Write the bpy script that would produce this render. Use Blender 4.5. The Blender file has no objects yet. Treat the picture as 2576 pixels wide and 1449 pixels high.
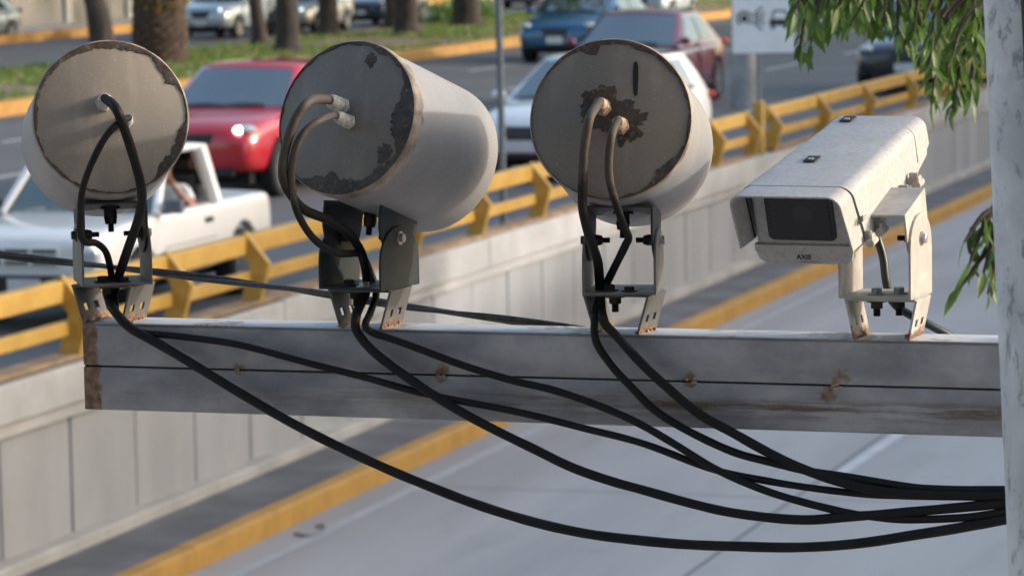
import bpy, bmesh, math, random
from mathutils import Vector, Matrix, noise as mnoise
random.seed(7)
V = Vector
sc = bpy.context.scene
COL = sc.collection

# ------------------------------------------------------------------ camera, sky, sun, exposure
PW, PH, FP = 2576.0, 1449.0, 9000.0
KD = 9000 / 6600.0
CAM = V((0, 0, 3.5))
pit, rol = math.radians(5.98), math.radians(1.03)
Fw = V((0, math.cos(pit), -math.sin(pit)))
R0 = V((1, 0, 0)); U0 = V((0, math.sin(pit), math.cos(pit)))
Rc = R0 * math.cos(rol) - U0 * math.sin(rol)
Uc = R0 * math.sin(rol) + U0 * math.cos(rol)
cd = bpy.data.cameras.new("camera"); cam = bpy.data.objects.new("camera", cd); COL.objects.link(cam)
cam.matrix_world = Matrix(((Rc.x, Uc.x, -Fw.x, CAM.x), (Rc.y, Uc.y, -Fw.y, CAM.y), (Rc.z, Uc.z, -Fw.z, CAM.z), (0, 0, 0, 1)))
cd.sensor_width = 36; cd.lens = 36 * FP / PW; cd.clip_start = .05; cd.clip_end = 3000
cd.dof.use_dof = True; cd.dof.focus_distance = 5.22; cd.dof.aperture_fstop = 12.2; cd.dof.aperture_blades = 9
sc.camera = cam
SUN = V((.93, .03, .285)).normalized()
wd = bpy.data.worlds.new("World"); sc.world = wd; wd.use_nodes = True
nt = wd.node_tree; bgn = nt.nodes["Background"]
sky = nt.nodes.new("ShaderNodeTexSky"); sky.sky_type = 'NISHITA'; sky.sun_disc = False
sky.sun_elevation = math.asin(SUN.z); sky.sun_rotation = math.atan2(SUN.x, SUN.y)
sky.air_density = 1.2; sky.dust_density = 2.8; sky.ozone_density = 1.2
nt.links.new(sky.outputs[0], bgn.inputs[0]); bgn.inputs[1].default_value = .15
sl = bpy.data.lights.new("sun", 'SUN'); so = bpy.data.objects.new("sun", sl); COL.objects.link(so)
sl.energy = 1.05; sl.angle = math.radians(1.5); sl.color = (1, .93, .86)
so.rotation_euler = (-SUN).to_track_quat('-Z', 'Y').to_euler()
sc.view_settings.view_transform = 'Standard'; sc.view_settings.look = 'None'
sc.view_settings.exposure = 1.25; sc.view_settings.gamma = 1
sc.cycles.use_denoising = True
sc.cycles.max_bounces = 6

def at(x, y, d):
    "point seen at photo pixel (x, y), d * KD metres deep"
    return CAM + d * KD * (Fw + (x - PW / 2) / FP * Rc - (y - PH / 2) / FP * Uc)
def ground(x, y, z):
    r = Fw + (x - PW / 2) / FP * Rc - (y - PH / 2) / FP * Uc
    return CAM + r * ((z - CAM.z) / r.z)
def on_plane(x, y, p0, n_):
    r = Fw + (x - PW / 2) / FP * Rc - (y - PH / 2) / FP * Uc
    return CAM + r * ((p0 - CAM).dot(n_) / r.dot(n_))
TH = math.atan(2862 / FP * math.cos(pit))
UD = V((math.sin(TH), math.cos(TH), 0)); ND = V((-math.cos(TH), math.sin(TH), 0))
def road(s, t, z=0): return ND * s + UD * t + V((0, 0, z))
def s_at(x, s, z=0):
    "point with road offset s on the vertical plane through pixel column x (near mid picture)"
    k = (x - PW / 2) / FP
    d = s / (ND.y + ND.x * k)
    return V((k * d, d, z))

# ------------------------------------------------------------------ node helpers
class NT:
    def __init__(s, name):
        s.m = bpy.data.materials.new(name); s.m.use_nodes = True
        s.t = s.m.node_tree; s.b = s.t.nodes["Principled BSDF"]; s.o = s.t.nodes["Material Output"]
        s.tc = s.t.nodes.new("ShaderNodeTexCoord")
        s.co = s.tc.outputs["Object"]
    def _in(s, sock, v):
        if hasattr(v, "is_linked") or hasattr(v, "links"): s.t.links.new(v, sock)
        elif isinstance(v, (tuple, list)) and len(v) == 3 and sock.type == 'RGBA': sock.default_value = (*v, 1)
        else: sock.default_value = v
    def noise(s, scale, detail=4, vec=None, rough=.55, stretch=None, dist=0):
        n = s.t.nodes.new("ShaderNodeTexNoise"); n.inputs["Scale"].default_value = scale
        n.inputs["Detail"].default_value = detail; n.inputs["Roughness"].default_value = rough
        n.inputs["Distortion"].default_value = dist
        v = vec or s.co
        if stretch:
            mp = s.t.nodes.new("ShaderNodeMapping"); mp.inputs["Scale"].default_value = stretch
            s.t.links.new(v, mp.inputs[0]); v = mp.outputs[0]
        s.t.links.new(v, n.inputs["Vector"]); return n.outputs["Fac"]
    def math(s, op, a, b=0.0, c=None):
        n = s.t.nodes.new("ShaderNodeMath"); n.operation = op
        s._in(n.inputs[0], a); s._in(n.inputs[1], b)
        if c is not None: s._in(n.inputs[2], c)
        return n.outputs[0]
    def step(s, v, lo, hi):
        n = s.t.nodes.new("ShaderNodeMapRange"); n.interpolation_type = 'SMOOTHSTEP'
        s._in(n.inputs[0], v); n.inputs[1].default_value = lo; n.inputs[2].default_value = hi
        n.inputs[3].default_value = 0; n.inputs[4].default_value = 1
        return n.outputs[0]
    def mix(s, f, a, b):
        n = s.t.nodes.new("ShaderNodeMix"); n.data_type = 'RGBA'
        s._in(n.inputs[0], f); s._in(n.inputs[6], a); s._in(n.inputs[7], b); return n.outputs[2]
    def xyz(s):
        n = s.t.nodes.new("ShaderNodeSeparateXYZ"); s.t.links.new(s.co, n.inputs[0]); return n.outputs
    def set(s, **k):
        names = dict(color="Base Color", rough="Roughness", metal="Metallic", ior="IOR", coat="Coat Weight", spec="Specular IOR Level", trans="Transmission Weight", coatr="Coat Roughness", alpha="Alpha")
        for q, v in k.items(): s._in(s.b.inputs[names[q]], v)
        return s
    def bump(s, h, strength=.3, dist=.01):
        n = s.t.nodes.new("ShaderNodeBump"); n.inputs["Strength"].default_value = strength; n.inputs["Distance"].default_value = dist
        s.t.links.new(h, n.inputs["Height"]); s.t.links.new(n.outputs[0], s.b.inputs["Normal"]); return s
def mul(c, k): return tuple(min(1, v * k) for v in c)
def pm(name, c, rough=.5, metal=0, var=.15, scale=8, bump=0, bdist=.002, coat=0, stretch=None):
    n = NT(name); f = n.noise(scale, 5, stretch=stretch)
    f2 = n.step(f, .3, .7)
    n.set(color=n.mix(f2, mul(c, 1 - var), mul(c, 1 + var)), metal=metal, coat=coat)
    n.set(rough=n.math('MULTIPLY_ADD', f, .2, rough - .1))
    if bump: n.bump(f, bump, bdist)
    return n.m
MC = {}
def P(name, *a, **k):
    if name not in MC: MC[name] = pm(name, *a, **k)
    return MC[name]
def emit(name, c, e):
    n = NT(name); n.set(color=c, rough=.2)
    n.b.inputs["Emission Color"].default_value = (*c, 1); n.b.inputs["Emission Strength"].default_value = e
    return n.m

# ------------------------------------------------------------------ object helpers
WM = {}
def reg(o, m): WM[o.name] = m; return o
def tag(o, label=None, cat=None, group=None, kind=None):
    for k, v in (("label", label), ("category", cat), ("group", group), ("kind", kind)):
        if v: o[k] = v
    return o
def empty(name, m, label, cat, group=None):
    o = bpy.data.objects.new(name, None); o.empty_display_size = .1; COL.objects.link(o); o.matrix_world = m
    tag(o, label, cat, group); return reg(o, m.copy())
def T(p, rz=0): return Matrix.Translation(p) @ Matrix.Rotation(rz, 4, 'Z')

class MB:
    def __init__(s, m=None): s.v = []; s.f = []; s.m = m or Matrix.Identity(4)
    def add(s, vs, fs, m=None):
        o = len(s.v); mm = s.m @ m if m is not None else s.m
        s.v += [mm @ V(p) for p in vs]; s.f += [tuple(i + o for i in f) for f in fs]; return s
    def box(s, c, d, m=None, taper=None):
        x, y, z = d[0] / 2, d[1] / 2, d[2] / 2; c = V(c)
        vs = [c + V((sx * x, sy * y, sz * z)) for sz in (-1, 1) for sy in (-1, 1) for sx in (-1, 1)]
        return s.add(vs, [(0, 2, 3, 1), (4, 5, 7, 6), (0, 1, 5, 4), (2, 6, 7, 3), (0, 4, 6, 2), (1, 3, 7, 5)], m)
    def prism(s, poly, m, h):
        "poly in local xy, extruded by h along local z, frame m"
        n = len(poly)
        vs = [(x, y, 0) for x, y in poly] + [(x, y, h) for x, y in poly]
        fs = [tuple(range(n))[::-1], tuple(range(n, 2 * n))] + [(i, (i + 1) % n, n + (i + 1) % n, n + i) for i in range(n)]
        return s.add(vs, fs, m)
    def tube(s, pts, r, n=10, cap=True):
        pts = [V(p) for p in pts]; k = len(pts); rs = r if isinstance(r, (list, tuple)) else [r] * k
        tg = [(pts[min(i + 1, k - 1)] - pts[max(i - 1, 0)]).normalized() for i in range(k)]
        a = tg[0].orthogonal().normalized(); vs = []
        for i in range(k):
            a = (a - tg[i] * a.dot(tg[i])).normalized(); b = tg[i].cross(a)
            vs += [pts[i] + (a * math.cos(2 * math.pi * j / n) + b * math.sin(2 * math.pi * j / n)) * rs[i] for j in range(n)]
        fs = [(i * n + j, i * n + (j + 1) % n, (i + 1) * n + (j + 1) % n, (i + 1) * n + j) for i in range(k - 1) for j in range(n)]
        if cap: fs += [tuple(range(n))[::-1], tuple(range((k - 1) * n, k * n))]
        return s.add(vs, fs)
    def cyl(s, p, q, r, n=16, r2=None): return s.tube([p, q], [r, r if r2 is None else r2], n)
    def lathe(s, prof, m, n=48, closed=False):
        "prof: (radius, height) along local z"
        vs = []
        for r, h in prof: vs += [(r * math.cos(2 * math.pi * j / n), r * math.sin(2 * math.pi * j / n), h) for j in range(n)]
        k = len(prof); fs = []
        for i in range(k if closed else k - 1):
            i2 = (i + 1) % k
            fs += [(i * n + j, i * n + (j + 1) % n, i2 * n + (j + 1) % n, i2 * n + j) for j in range(n)]
        if not closed:
            if prof[0][0] > 1e-5: fs.append(tuple(range(n))[::-1])
            if prof[-1][0] > 1e-5: fs.append(tuple(range((k - 1) * n, k * n)))
        return s.add(vs, fs, m)
    def ell(s, c, r, m=None, n=14, k=9):
        vs = []; fs = []; c = V(c)
        for i in range(k + 1):
            a = math.pi * i / k
            for j in range(n):
                b = 2 * math.pi * j / n
                vs.append(c + V((r[0] * math.sin(a) * math.cos(b), r[1] * math.sin(a) * math.sin(b), r[2] * math.cos(a))))
        for i in range(k):
            for j in range(n): fs.append((i * n + j, (i + 1) * n + j, (i + 1) * n + (j + 1) % n, i * n + (j + 1) % n))
        return s.add(vs, fs, m)
    def grid(s, fn, nu, nv, thick=0):
        vs = [fn(i / nu, j / nv) for j in range(nv + 1) for i in range(nu + 1)]
        fs = [(j * (nu + 1) + i, j * (nu + 1) + i + 1, (j + 1) * (nu + 1) + i + 1, (j + 1) * (nu + 1) + i) for j in range(nv) for i in range(nu)]
        return s.add(vs, fs)
    def plate(s, w, h, t, holes, m, cut=0):
        "w x h plate in local xy (x centred, y from 0 up), thickness t along z, rectangular holes (x0,y0,x1,y1)"
        xs = sorted({-w / 2, w / 2, *[a for q in holes for a in (q[0], q[2])]}); ys = sorted({0, h, *[a for q in holes for a in (q[1], q[3])]})
        nx, ny = len(xs), len(ys); vs = [(x, y, z) for z in (0, t) for y in ys for x in xs]; fs = []
        def solid(i, j):
            if not (0 <= i < nx - 1 and 0 <= j < ny - 1): return False
            cx, cy = (xs[i] + xs[i + 1]) / 2, (ys[j] + ys[j + 1]) / 2
            return not any(q[0] < cx < q[2] and q[1] < cy < q[3] for q in holes)
        I = lambda i, j, k: k * nx * ny + j * nx + i
        for j in range(ny - 1):
            for i in range(nx - 1):
                if not solid(i, j): continue
                fs += [(I(i, j, 0), I(i, j + 1, 0), I(i + 1, j + 1, 0), I(i + 1, j, 0)), (I(i, j, 1), I(i + 1, j, 1), I(i + 1, j + 1, 1), I(i, j + 1, 1))]
                if not solid(i - 1, j): fs.append((I(i, j, 0), I(i, j, 1), I(i, j + 1, 1), I(i, j + 1, 0)))
                if not solid(i + 1, j): fs.append((I(i + 1, j, 0), I(i + 1, j + 1, 0), I(i + 1, j + 1, 1), I(i + 1, j, 1)))
                if not solid(i, j - 1): fs.append((I(i, j, 0), I(i + 1, j, 0), I(i + 1, j, 1), I(i, j, 1)))
                if not solid(i, j + 1): fs.append((I(i, j + 1, 0), I(i, j + 1, 1), I(i + 1, j + 1, 1), I(i + 1, j + 1, 0)))
        return s.add(vs, fs, m)
    def build(s, name, mat, parent=None, smooth=False, bevel=0, sub=0, origin=None, recalc=True, angle=35):
        me = bpy.data.meshes.new(name); o = bpy.data.objects.new(name, me); COL.objects.link(o)
        pmx = WM[parent.name] if parent else (Matrix.Translation(origin) if origin is not None else Matrix.Identity(4))
        inv = pmx.inverted()
        me.from_pydata([inv @ p for p in s.v], [], s.f); me.update()
        if recalc:
            bm = bmesh.new(); bm.from_mesh(me); bmesh.ops.remove_doubles(bm, verts=bm.verts, dist=1e-6)
            bmesh.ops.recalc_face_normals(bm, faces=bm.faces); bm.to_mesh(me); bm.free()
        if mat: me.materials.append(mat)
        if parent: o.parent = parent
        else: o.matrix_world = pmx
        reg(o, pmx)
        if smooth:
            me.polygons.foreach_set("use_smooth", [True] * len(me.polygons))
            if not sub: 
                try: me.set_sharp_from_angle(angle=math.radians(angle))
                except Exception: pass
        if bevel:
            b = o.modifiers.new("bevel", 'BEVEL'); b.width = bevel; b.segments = 2; b.limit_method = 'ANGLE'
        if sub:
            q = o.modifiers.new("subsurf", 'SUBSURF'); q.levels = q.render_levels = sub
        return o
def apply_mods(o):
    dg = bpy.context.evaluated_depsgraph_get(); dg.update()
    me = bpy.data.meshes.new_from_object(o.evaluated_get(dg)); old = o.data; o.modifiers.clear(); o.data = me; me.name = o.name
    bpy.data.meshes.remove(old)
def cut(o, mb, mat=None):
    c = mb.build("cutter", mat); b = o.modifiers.new("cut", 'BOOLEAN'); b.object = c; b.operation = 'DIFFERENCE'; b.solver = 'EXACT'
    apply_mods(o); bpy.data.objects.remove(c)
def spline(pts, k=6):
    "Catmull-Rom through 3-D points"
    pts = [V(p) for p in pts]; out = []
    for i in range(len(pts) - 1):
        p0, p1, p2, p3 = pts[max(i - 1, 0)], pts[i], pts[i + 1], pts[min(i + 2, len(pts) - 1)]
        for j in range(k):
            t = j / k
            out.append(.5 * ((2 * p1) + (p2 - p0) * t + (2 * p0 - 5 * p1 + 4 * p2 - p3) * t * t + (3 * p1 - p0 - 3 * p2 + p3) * t ** 3))
    return out + [pts[-1]]
def text_mesh(txt, size, m, depth=.0004, shear=0, mat=None, name="lettering", parent=None, bold=0):
    cu = bpy.data.curves.new("txt", 'FONT'); cu.body = txt; cu.size = size; cu.extrude = depth; cu.align_x = 'CENTER'; cu.align_y = 'CENTER'; cu.shear = shear; cu.offset = bold
    cu.resolution_u = 3
    o = bpy.data.objects.new("txt", cu); COL.objects.link(o); dg = bpy.context.evaluated_depsgraph_get(); dg.update()
    me = bpy.data.meshes.new_from_object(o.evaluated_get(dg)); b = MB()
    b.add([v.co.copy() for v in me.vertices], [tuple(p.vertices) for p in me.polygons], m)
    bpy.data.objects.remove(o); bpy.data.curves.remove(cu)
    return b.build(name, mat, parent)

# ------------------------------------------------------------------ materials of the setting
def concrete(name, c, var=.22, stain=.5, stretch=(1, 1, .25), big=.5):
    n = NT(name); a = n.noise(big, 5, stretch=stretch); b = n.noise(14, 6); d = n.noise(90, 3)
    col = n.mix(n.step(a, .35, .7), mul(c, 1 - var), mul(c, 1 + var * .6))
    col = n.mix(n.math('MULTIPLY', n.step(b, .5, .75), stain * .5), col, mul(c, .6))
    col = n.mix(n.math('MULTIPLY', d, .25), col, mul(c, .75))
    n.set(color=col, rough=.85); n.bump(d, .25, .004); return n.m
def asphalt(name, c, lane=None):
    n = NT(name); a = n.noise(.25, 4, stretch=(1, 1, 1)); b = n.noise(2.2, 6); d = n.noise(160, 2)
    col = n.mix(n.step(a, .35, .65), mul(c, .86), mul(c, 1.12))
    col = n.mix(n.math('MULTIPLY', n.step(b, .55, .8), .3), col, mul(c, .65))
    col = n.mix(n.math('MULTIPLY', d, .4), col, mul(c, .7))
    n.set(color=col, rough=.75); n.bump(d, .4, .004); return n.m
M_ASPH = asphalt("asphalt", (.122, .121, .122))
def concrete_lane(name, c):
    n = NT(name); mp = n.t.nodes.new("ShaderNodeMapping"); mp.inputs["Rotation"].default_value = (0, 0, math.pi / 2 - TH - math.pi); n.t.links.new(n.co, mp.inputs[0])
    r = n.t.nodes.new("ShaderNodeVectorRotate"); r.inputs["Axis"].default_value = (0, 0, 1); r.inputs["Angle"].default_value = -(math.pi / 2 - TH); n.t.links.new(n.co, r.inputs[0]); v = r.outputs[0]
    a = n.noise(.5, 5, vec=v, stretch=(.12, 1, 1)); b = n.noise(1.6, 6, vec=v, stretch=(.25, 1, 1), rough=.65); d = n.noise(60, 4); e = n.noise(.9, 3)
    col = n.mix(n.step(a, .32, .68), mul(c, .78), mul(c, 1.14)); col = n.mix(n.math('MULTIPLY', n.step(b, .5, .75), .55), col, mul(c, .66))
    col = n.mix(n.math('MULTIPLY', n.step(e, .66, .74), .5), col, mul(c, .6)); col = n.mix(n.math('MULTIPLY', d, .35), col, mul(c, .75))
    n.set(color=col, rough=.7); n.bump(d, .3, .004); return n.m
M_LOW = concrete_lane("concrete_road", (.41, .385, .368)) if True else concrete("concrete_road", (.40, .405, .425), .12, .35, (1, 1, 1), .35)
M_WALL = concrete("wall_concrete", (.41, .405, .405), .15, .45, (1.1, 1.1, .3), .9)
M_COPE = concrete("coping_concrete", (.52, .50, .48), .18, .6, (1, 1, 1), 1.2)
M_SIDE = concrete("sidewalk_concrete", (.17, .168, .175), .3, .7, (1, 1, 1), 1.5)
def worn_paint(name, c, under, amt):
    n = NT(name); a = n.noise(2.5, 6, rough=.7); b = n.noise(25, 5, rough=.7)
    f = n.math('ADD', n.math('MULTIPLY', a, .6), n.math('MULTIPLY', b, .4))
    f = n.step(f, .62 - amt, .72 - amt)
    col = n.mix(f, n.mix(n.step(a, .35, .6), mul(c, .8), c), under); n.set(color=col, rough=.7); n.bump(b, .2, .004); return n.m
M_KERB = worn_paint("yellow_kerb_paint", (.52, .28, .055), (.30, .26, .22), .04)
M_KERB2 = worn_paint("orange_kerb_paint", (.50, .26, .06), (.33, .28, .23), .03)
M_LINE = worn_paint("white_road_paint", (.62, .62, .62), (.30, .30, .31), .09)

def strip(name, s0, s1, z, mat, t0=-40, t1=260, kind="structure", h=None, seg=1):
    b = MB(); d = h or .3
    n = seg
    for i in range(n):
        a, c = t0 + (t1 - t0) * i / n, t0 + (t1 - t0) * (i + 1) / n
        vs = [road(s0, a, z), road(s1, a, z), road(s1, c, z), road(s0, c, z)]
        lo = [p - V((0, 0, d)) for p in vs]
        b.add(vs + lo, [(0, 3, 2, 1), (4, 5, 6, 7), (0, 1, 5, 4), (1, 2, 6, 5), (2, 3, 7, 6), (3, 0, 4, 7)])
    o = b.build(name, mat); o["kind"] = kind; return o
ZL = -1.255           # lower carriageway; the upper street is z = 0
SW, SK = 11.23, 10.06  # wall face, kerb face
gb = MB(); gb.add([road(-900, -600, ZL - .35), road(900, -600, ZL - .35), road(900, 1500, ZL - .35), road(-900, 1500, ZL - .35)], [(0, 1, 2, 3)])
o = gb.build("ground", P("earth", (.22, .19, .15), .9, var=.3, scale=.5)); o["kind"] = "structure"
strip("lower_road", -30, SK, ZL, M_LOW)
strip("sidewalk", SK + .156, SW, ZL + .06, M_SIDE)
kb = MB()
for i in range(75):       # kerb stones laid end to end
    a = -20 + i * 2.0
    q = random.uniform(-.003, .003)
    pr = [(0, -.1), (0, .15 + q), (.025, .17 + q), (.155, .17 + q), (.155, -.1)]
    m = Matrix((( ND.x, 0, UD.x, road(SK, a, ZL).x), (ND.y, 0, UD.y, road(SK, a, ZL).y), (0, 1, 0, ZL), (0, 0, 0, 1)))
    kb.prism(pr, m, 1.992)
o = kb.build("kerb", M_KERB); o["kind"] = "structure"
strip("street", SW + .36, 28.2, 0, M_ASPH, h=.2)
strip("far_street", 35.8, 45.0, 0.0, M_ASPH, h=.2)
strip("median_soil", 28.6, 35.8, .14, P("soil", (.20, .145, .105), .95, var=.35, scale=1.2, bump=.5, bdist=.02))
for nm, s0, s1 in (("median_kerb", 28.2, 28.6), ("far_kerb", 45.0, 45.4)):
    kb = MB()
    for i in range(60):
        a = -10 + i * 3.0; q = random.uniform(-.015, .015)
        m = Matrix(((ND.x, 0, UD.x, road(s0, a).x), (ND.y, 0, UD.y, road(s0, a).y), (0, 1, 0, 0), (0, 0, 0, 1)))
        kb.prism([(0, -.1), (0, .22 + q), (.04, .25 + q), (s1 - s0, .25 + q), (s1 - s0, -.1)], m, 2.99)
    o = kb.build(nm, M_KERB2); o["kind"] = "structure"
strip("kerb_edging", 28.602, 29.05, .17, P("pale_concrete", (.50, .46, .43), .9, var=.2, scale=2))
strip("far_pavement", 45.402, 49, .2, P("pavement_grey", (.33, .31, .29), .9, var=.2, scale=1.5))
# lane paint
lm = MB()
for s_ in (14.7, 18.1, 21.5, 24.9):
    for i in range(24):
        a = 4 + i * 8
        lm.add([road(s_, a, .004), road(s_ + .12, a, .004), road(s_ + .12, a + 4, .004), road(s_, a + 4, .004)], [(0, 1, 2, 3)])
o = lm.build("lane_marking", M_LINE); o["kind"] = "structure"
lm = MB()
p0, p1 = ground(2095, 1203, ZL), ground(2275, 1083, ZL)
dr = (p1 - p0); sd = V((dr.y, -dr.x, 0)).normalized() * .06
for q in (-1, 0, 1, 2):
    a = p0 + dr.normalized() * q * 9.0; c = a + dr * 1.0
    if q == -1: continue
    lm.add([a - sd + V((0, 0, .004)), a + sd + V((0, 0, .004)), c + sd + V((0, 0, .004)), c - sd + V((0, 0, .004))], [(0, 1, 2, 3)])
o = lm.build("road_marking", M_LINE); o["kind"] = "structure"
lm = MB()
for a in range(0, 100, 1):
    lm.add([road(SK - .42, a, .004 + ZL), road(SK - .30, a, .004 + ZL), road(SK - .30, a + 1, .004 + ZL), road(SK - .42, a + 1, .004 + ZL)], [(0, 1, 2, 3)])
o = lm.build("edge_marking", worn_paint("worn_edge_paint", (.46, .46, .46), (.37, .365, .37), .13)); o["kind"] = "structure"
# expansion joints of the concrete carriageway
jm = MB(); MJ = P("joint_tar", (.17, .17, .18), .8)
sj = (p0 - V((0, 0, ZL))).dot(ND)
for a in range(0, 60):
    if a * 5 < 300:
        jm.add([road(sj + .07, a * 5, ZL + .003), road(sj + .10, a * 5, ZL + .003), road(sj + .10, a * 5 + 5, ZL + .003), road(sj + .07, a * 5 + 5, ZL + .003)], [(0, 1, 2, 3)])
for t_ in (6, 11.5, 17, 22.5, 28, 33.5, 39, 45, 51, 58):
    jm.add([road(-6, t_, ZL + .002), road(SK - .45, t_, ZL + .002), road(SK - .45, t_ + .02, ZL + .002), road(-6, t_ + .02, ZL + .002)], [(0, 1, 2, 3)])
o = jm.build("road_joint", MJ); o["kind"] = "structure"

# ------------------------------------------------------------------ retaining wall
def rbox(b, s0, s1, t0, t1, z0, z1):
    vs = [road(s, t, z) for z in (z0, z1) for t in (t0, t1) for s in (s0, s1)]
    b.add(vs, [(0, 2, 3, 1), (4, 5, 7, 6), (0, 1, 5, 4), (2, 6, 7, 3), (0, 4, 6, 2), (1, 3, 7, 5)])
ZC = .2
wallo = empty("retaining_wall", T(road(SW, 20, ZL)), "long pale concrete retaining wall of tall panels below the yellow railing", "wall")
pan = MB(); t_ = -6.0
joints = []
while t_ < 110:
    w_ = 1.22
    rbox(pan, SW + .035 + random.uniform(-.004, .004), SW + .3, t_ + .017, t_ + w_ - .017, ZL + .05, ZC - .40)
    t_ += w_
pan.build("wall_panel", M_WALL, wallo, bevel=.01)
b = MB(); rbox(b, SW + .06, SW + .28, -6, 110, ZL + .0, ZC - .41); b.build("panel_backing", P("joint_dark", (.16, .16, .165), .9), wallo)
b = MB()
for i in range(20): rbox(b, SW - .06, SW + .36, -6 + i * 5.8, -6 + i * 5.8 + 5.785, ZC - .30, ZC + random.uniform(-.01, .01))
rbox(b, SW - .015, SW + .32, -6, 110, ZC - .41, ZC - .30)
b.build("coping", M_COPE, wallo, bevel=.015)
b = MB(); rbox(b, SW - .12, SW + .06, -6, 110, ZL + .0, ZL + .155); b.build("footing", P("footing_concrete", (.46, .43, .39), .9, var=.15, scale=1.5), wallo, bevel=.02)

# ------------------------------------------------------------------ yellow railing
M_YEL = NT("yellow_rail_paint"); a_ = M_YEL.noise(3, 5); b_ = M_YEL.noise(40, 5, rough=.7)
M_YEL.set(color=M_YEL.mix(M_YEL.math('MULTIPLY', M_YEL.step(b_, .5, .68), .7), M_YEL.mix(M_YEL.step(a_, .3, .7), (.46, .255, .042), (.57, .335, .066)), (.26, .17, .06)), rough=.5)
M_YEL = M_YEL.m
def tof(x, s=SW + .1): return s_at(x, s).dot(UD)
def railing(label, t0, t1, posts):
    r = empty("guard_railing", T(road(SW + .1, t0, ZC)), label, "railing", "yellow railings on top of the retaining wall")
    b = MB(); rbox(b, SW + .10, SW + .22, t0, t1, ZC + .435, ZC + .60); b.build("top_rail", M_YEL, r, bevel=.012)
    b = MB(); rbox(b, SW + .06, SW + .14, t0, t1, ZC + .185, ZC + .295); b.build("lower_rail", M_YEL, r, bevel=.012)
    b = MB(); rbox(b, SW + .0, SW + .2, t0, t1, ZC + .011, ZC + .045); b.build("base_plate", P("shadowed_ochre", (.30, .20, .12), .8, var=.3, scale=5), r)  # base plate and its shadow drawn as one brown strip
    prof = [(.18, .0), (-.00, .0), (-.10, .35), (.12, .625), (.19, .58), (.21, .505), (.07, .335)]
    for t in posts:
        m = Matrix(((ND.x, 0, UD.x, road(SW, t).x), (ND.y, 0, UD.y, road(SW, t).y), (0, 1, 0, ZC + .01), (0, 0, 0, 1)))
        q = MB(); q.prism(prof, m, .068); q.build("post", M_YEL, r, bevel=.005)
ts = [tof(x) for x in (155, 420, 620, 1190, 1345, 1885)]
g1, g2 = (ts[3] - ts[2]) / 3, (ts[5] - ts[4]) / 5
p1_ = [ts[0] - 3.6, ts[0] - 1.8, ts[0], ts[1], ts[2], ts[2] + g1, ts[2] + 2 * g1, ts[3]] + [ts[4] + g2 * i for i in range(6)]
railing("long yellow railing section behind the drums, ending left of the sign pole", p1_[0] - 1, ts[5] + .06, p1_)
tb = tof(1940)
p2_ = [tb] + [tof(x) for x in (2065, 2180, 2290, 2385)] + [tof(2385) + 2.6 * i for i in range(1, 14)]
railing("yellow railing section starting right of the sign pole, behind the hanging leaves", tb - .05, p2_[-1] + 1, p2_)
b = MB(); t_ = tof(1911); rbox(b, SW + .02, SW + .16, t_, t_ + .14, ZC + .011, ZC + .72)
tag(b.build("railing_post", M_YEL, bevel=.01, origin=road(SW + .1, t_, ZC)), "short upright yellow post standing alone in the gap of the railing", "post")

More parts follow.
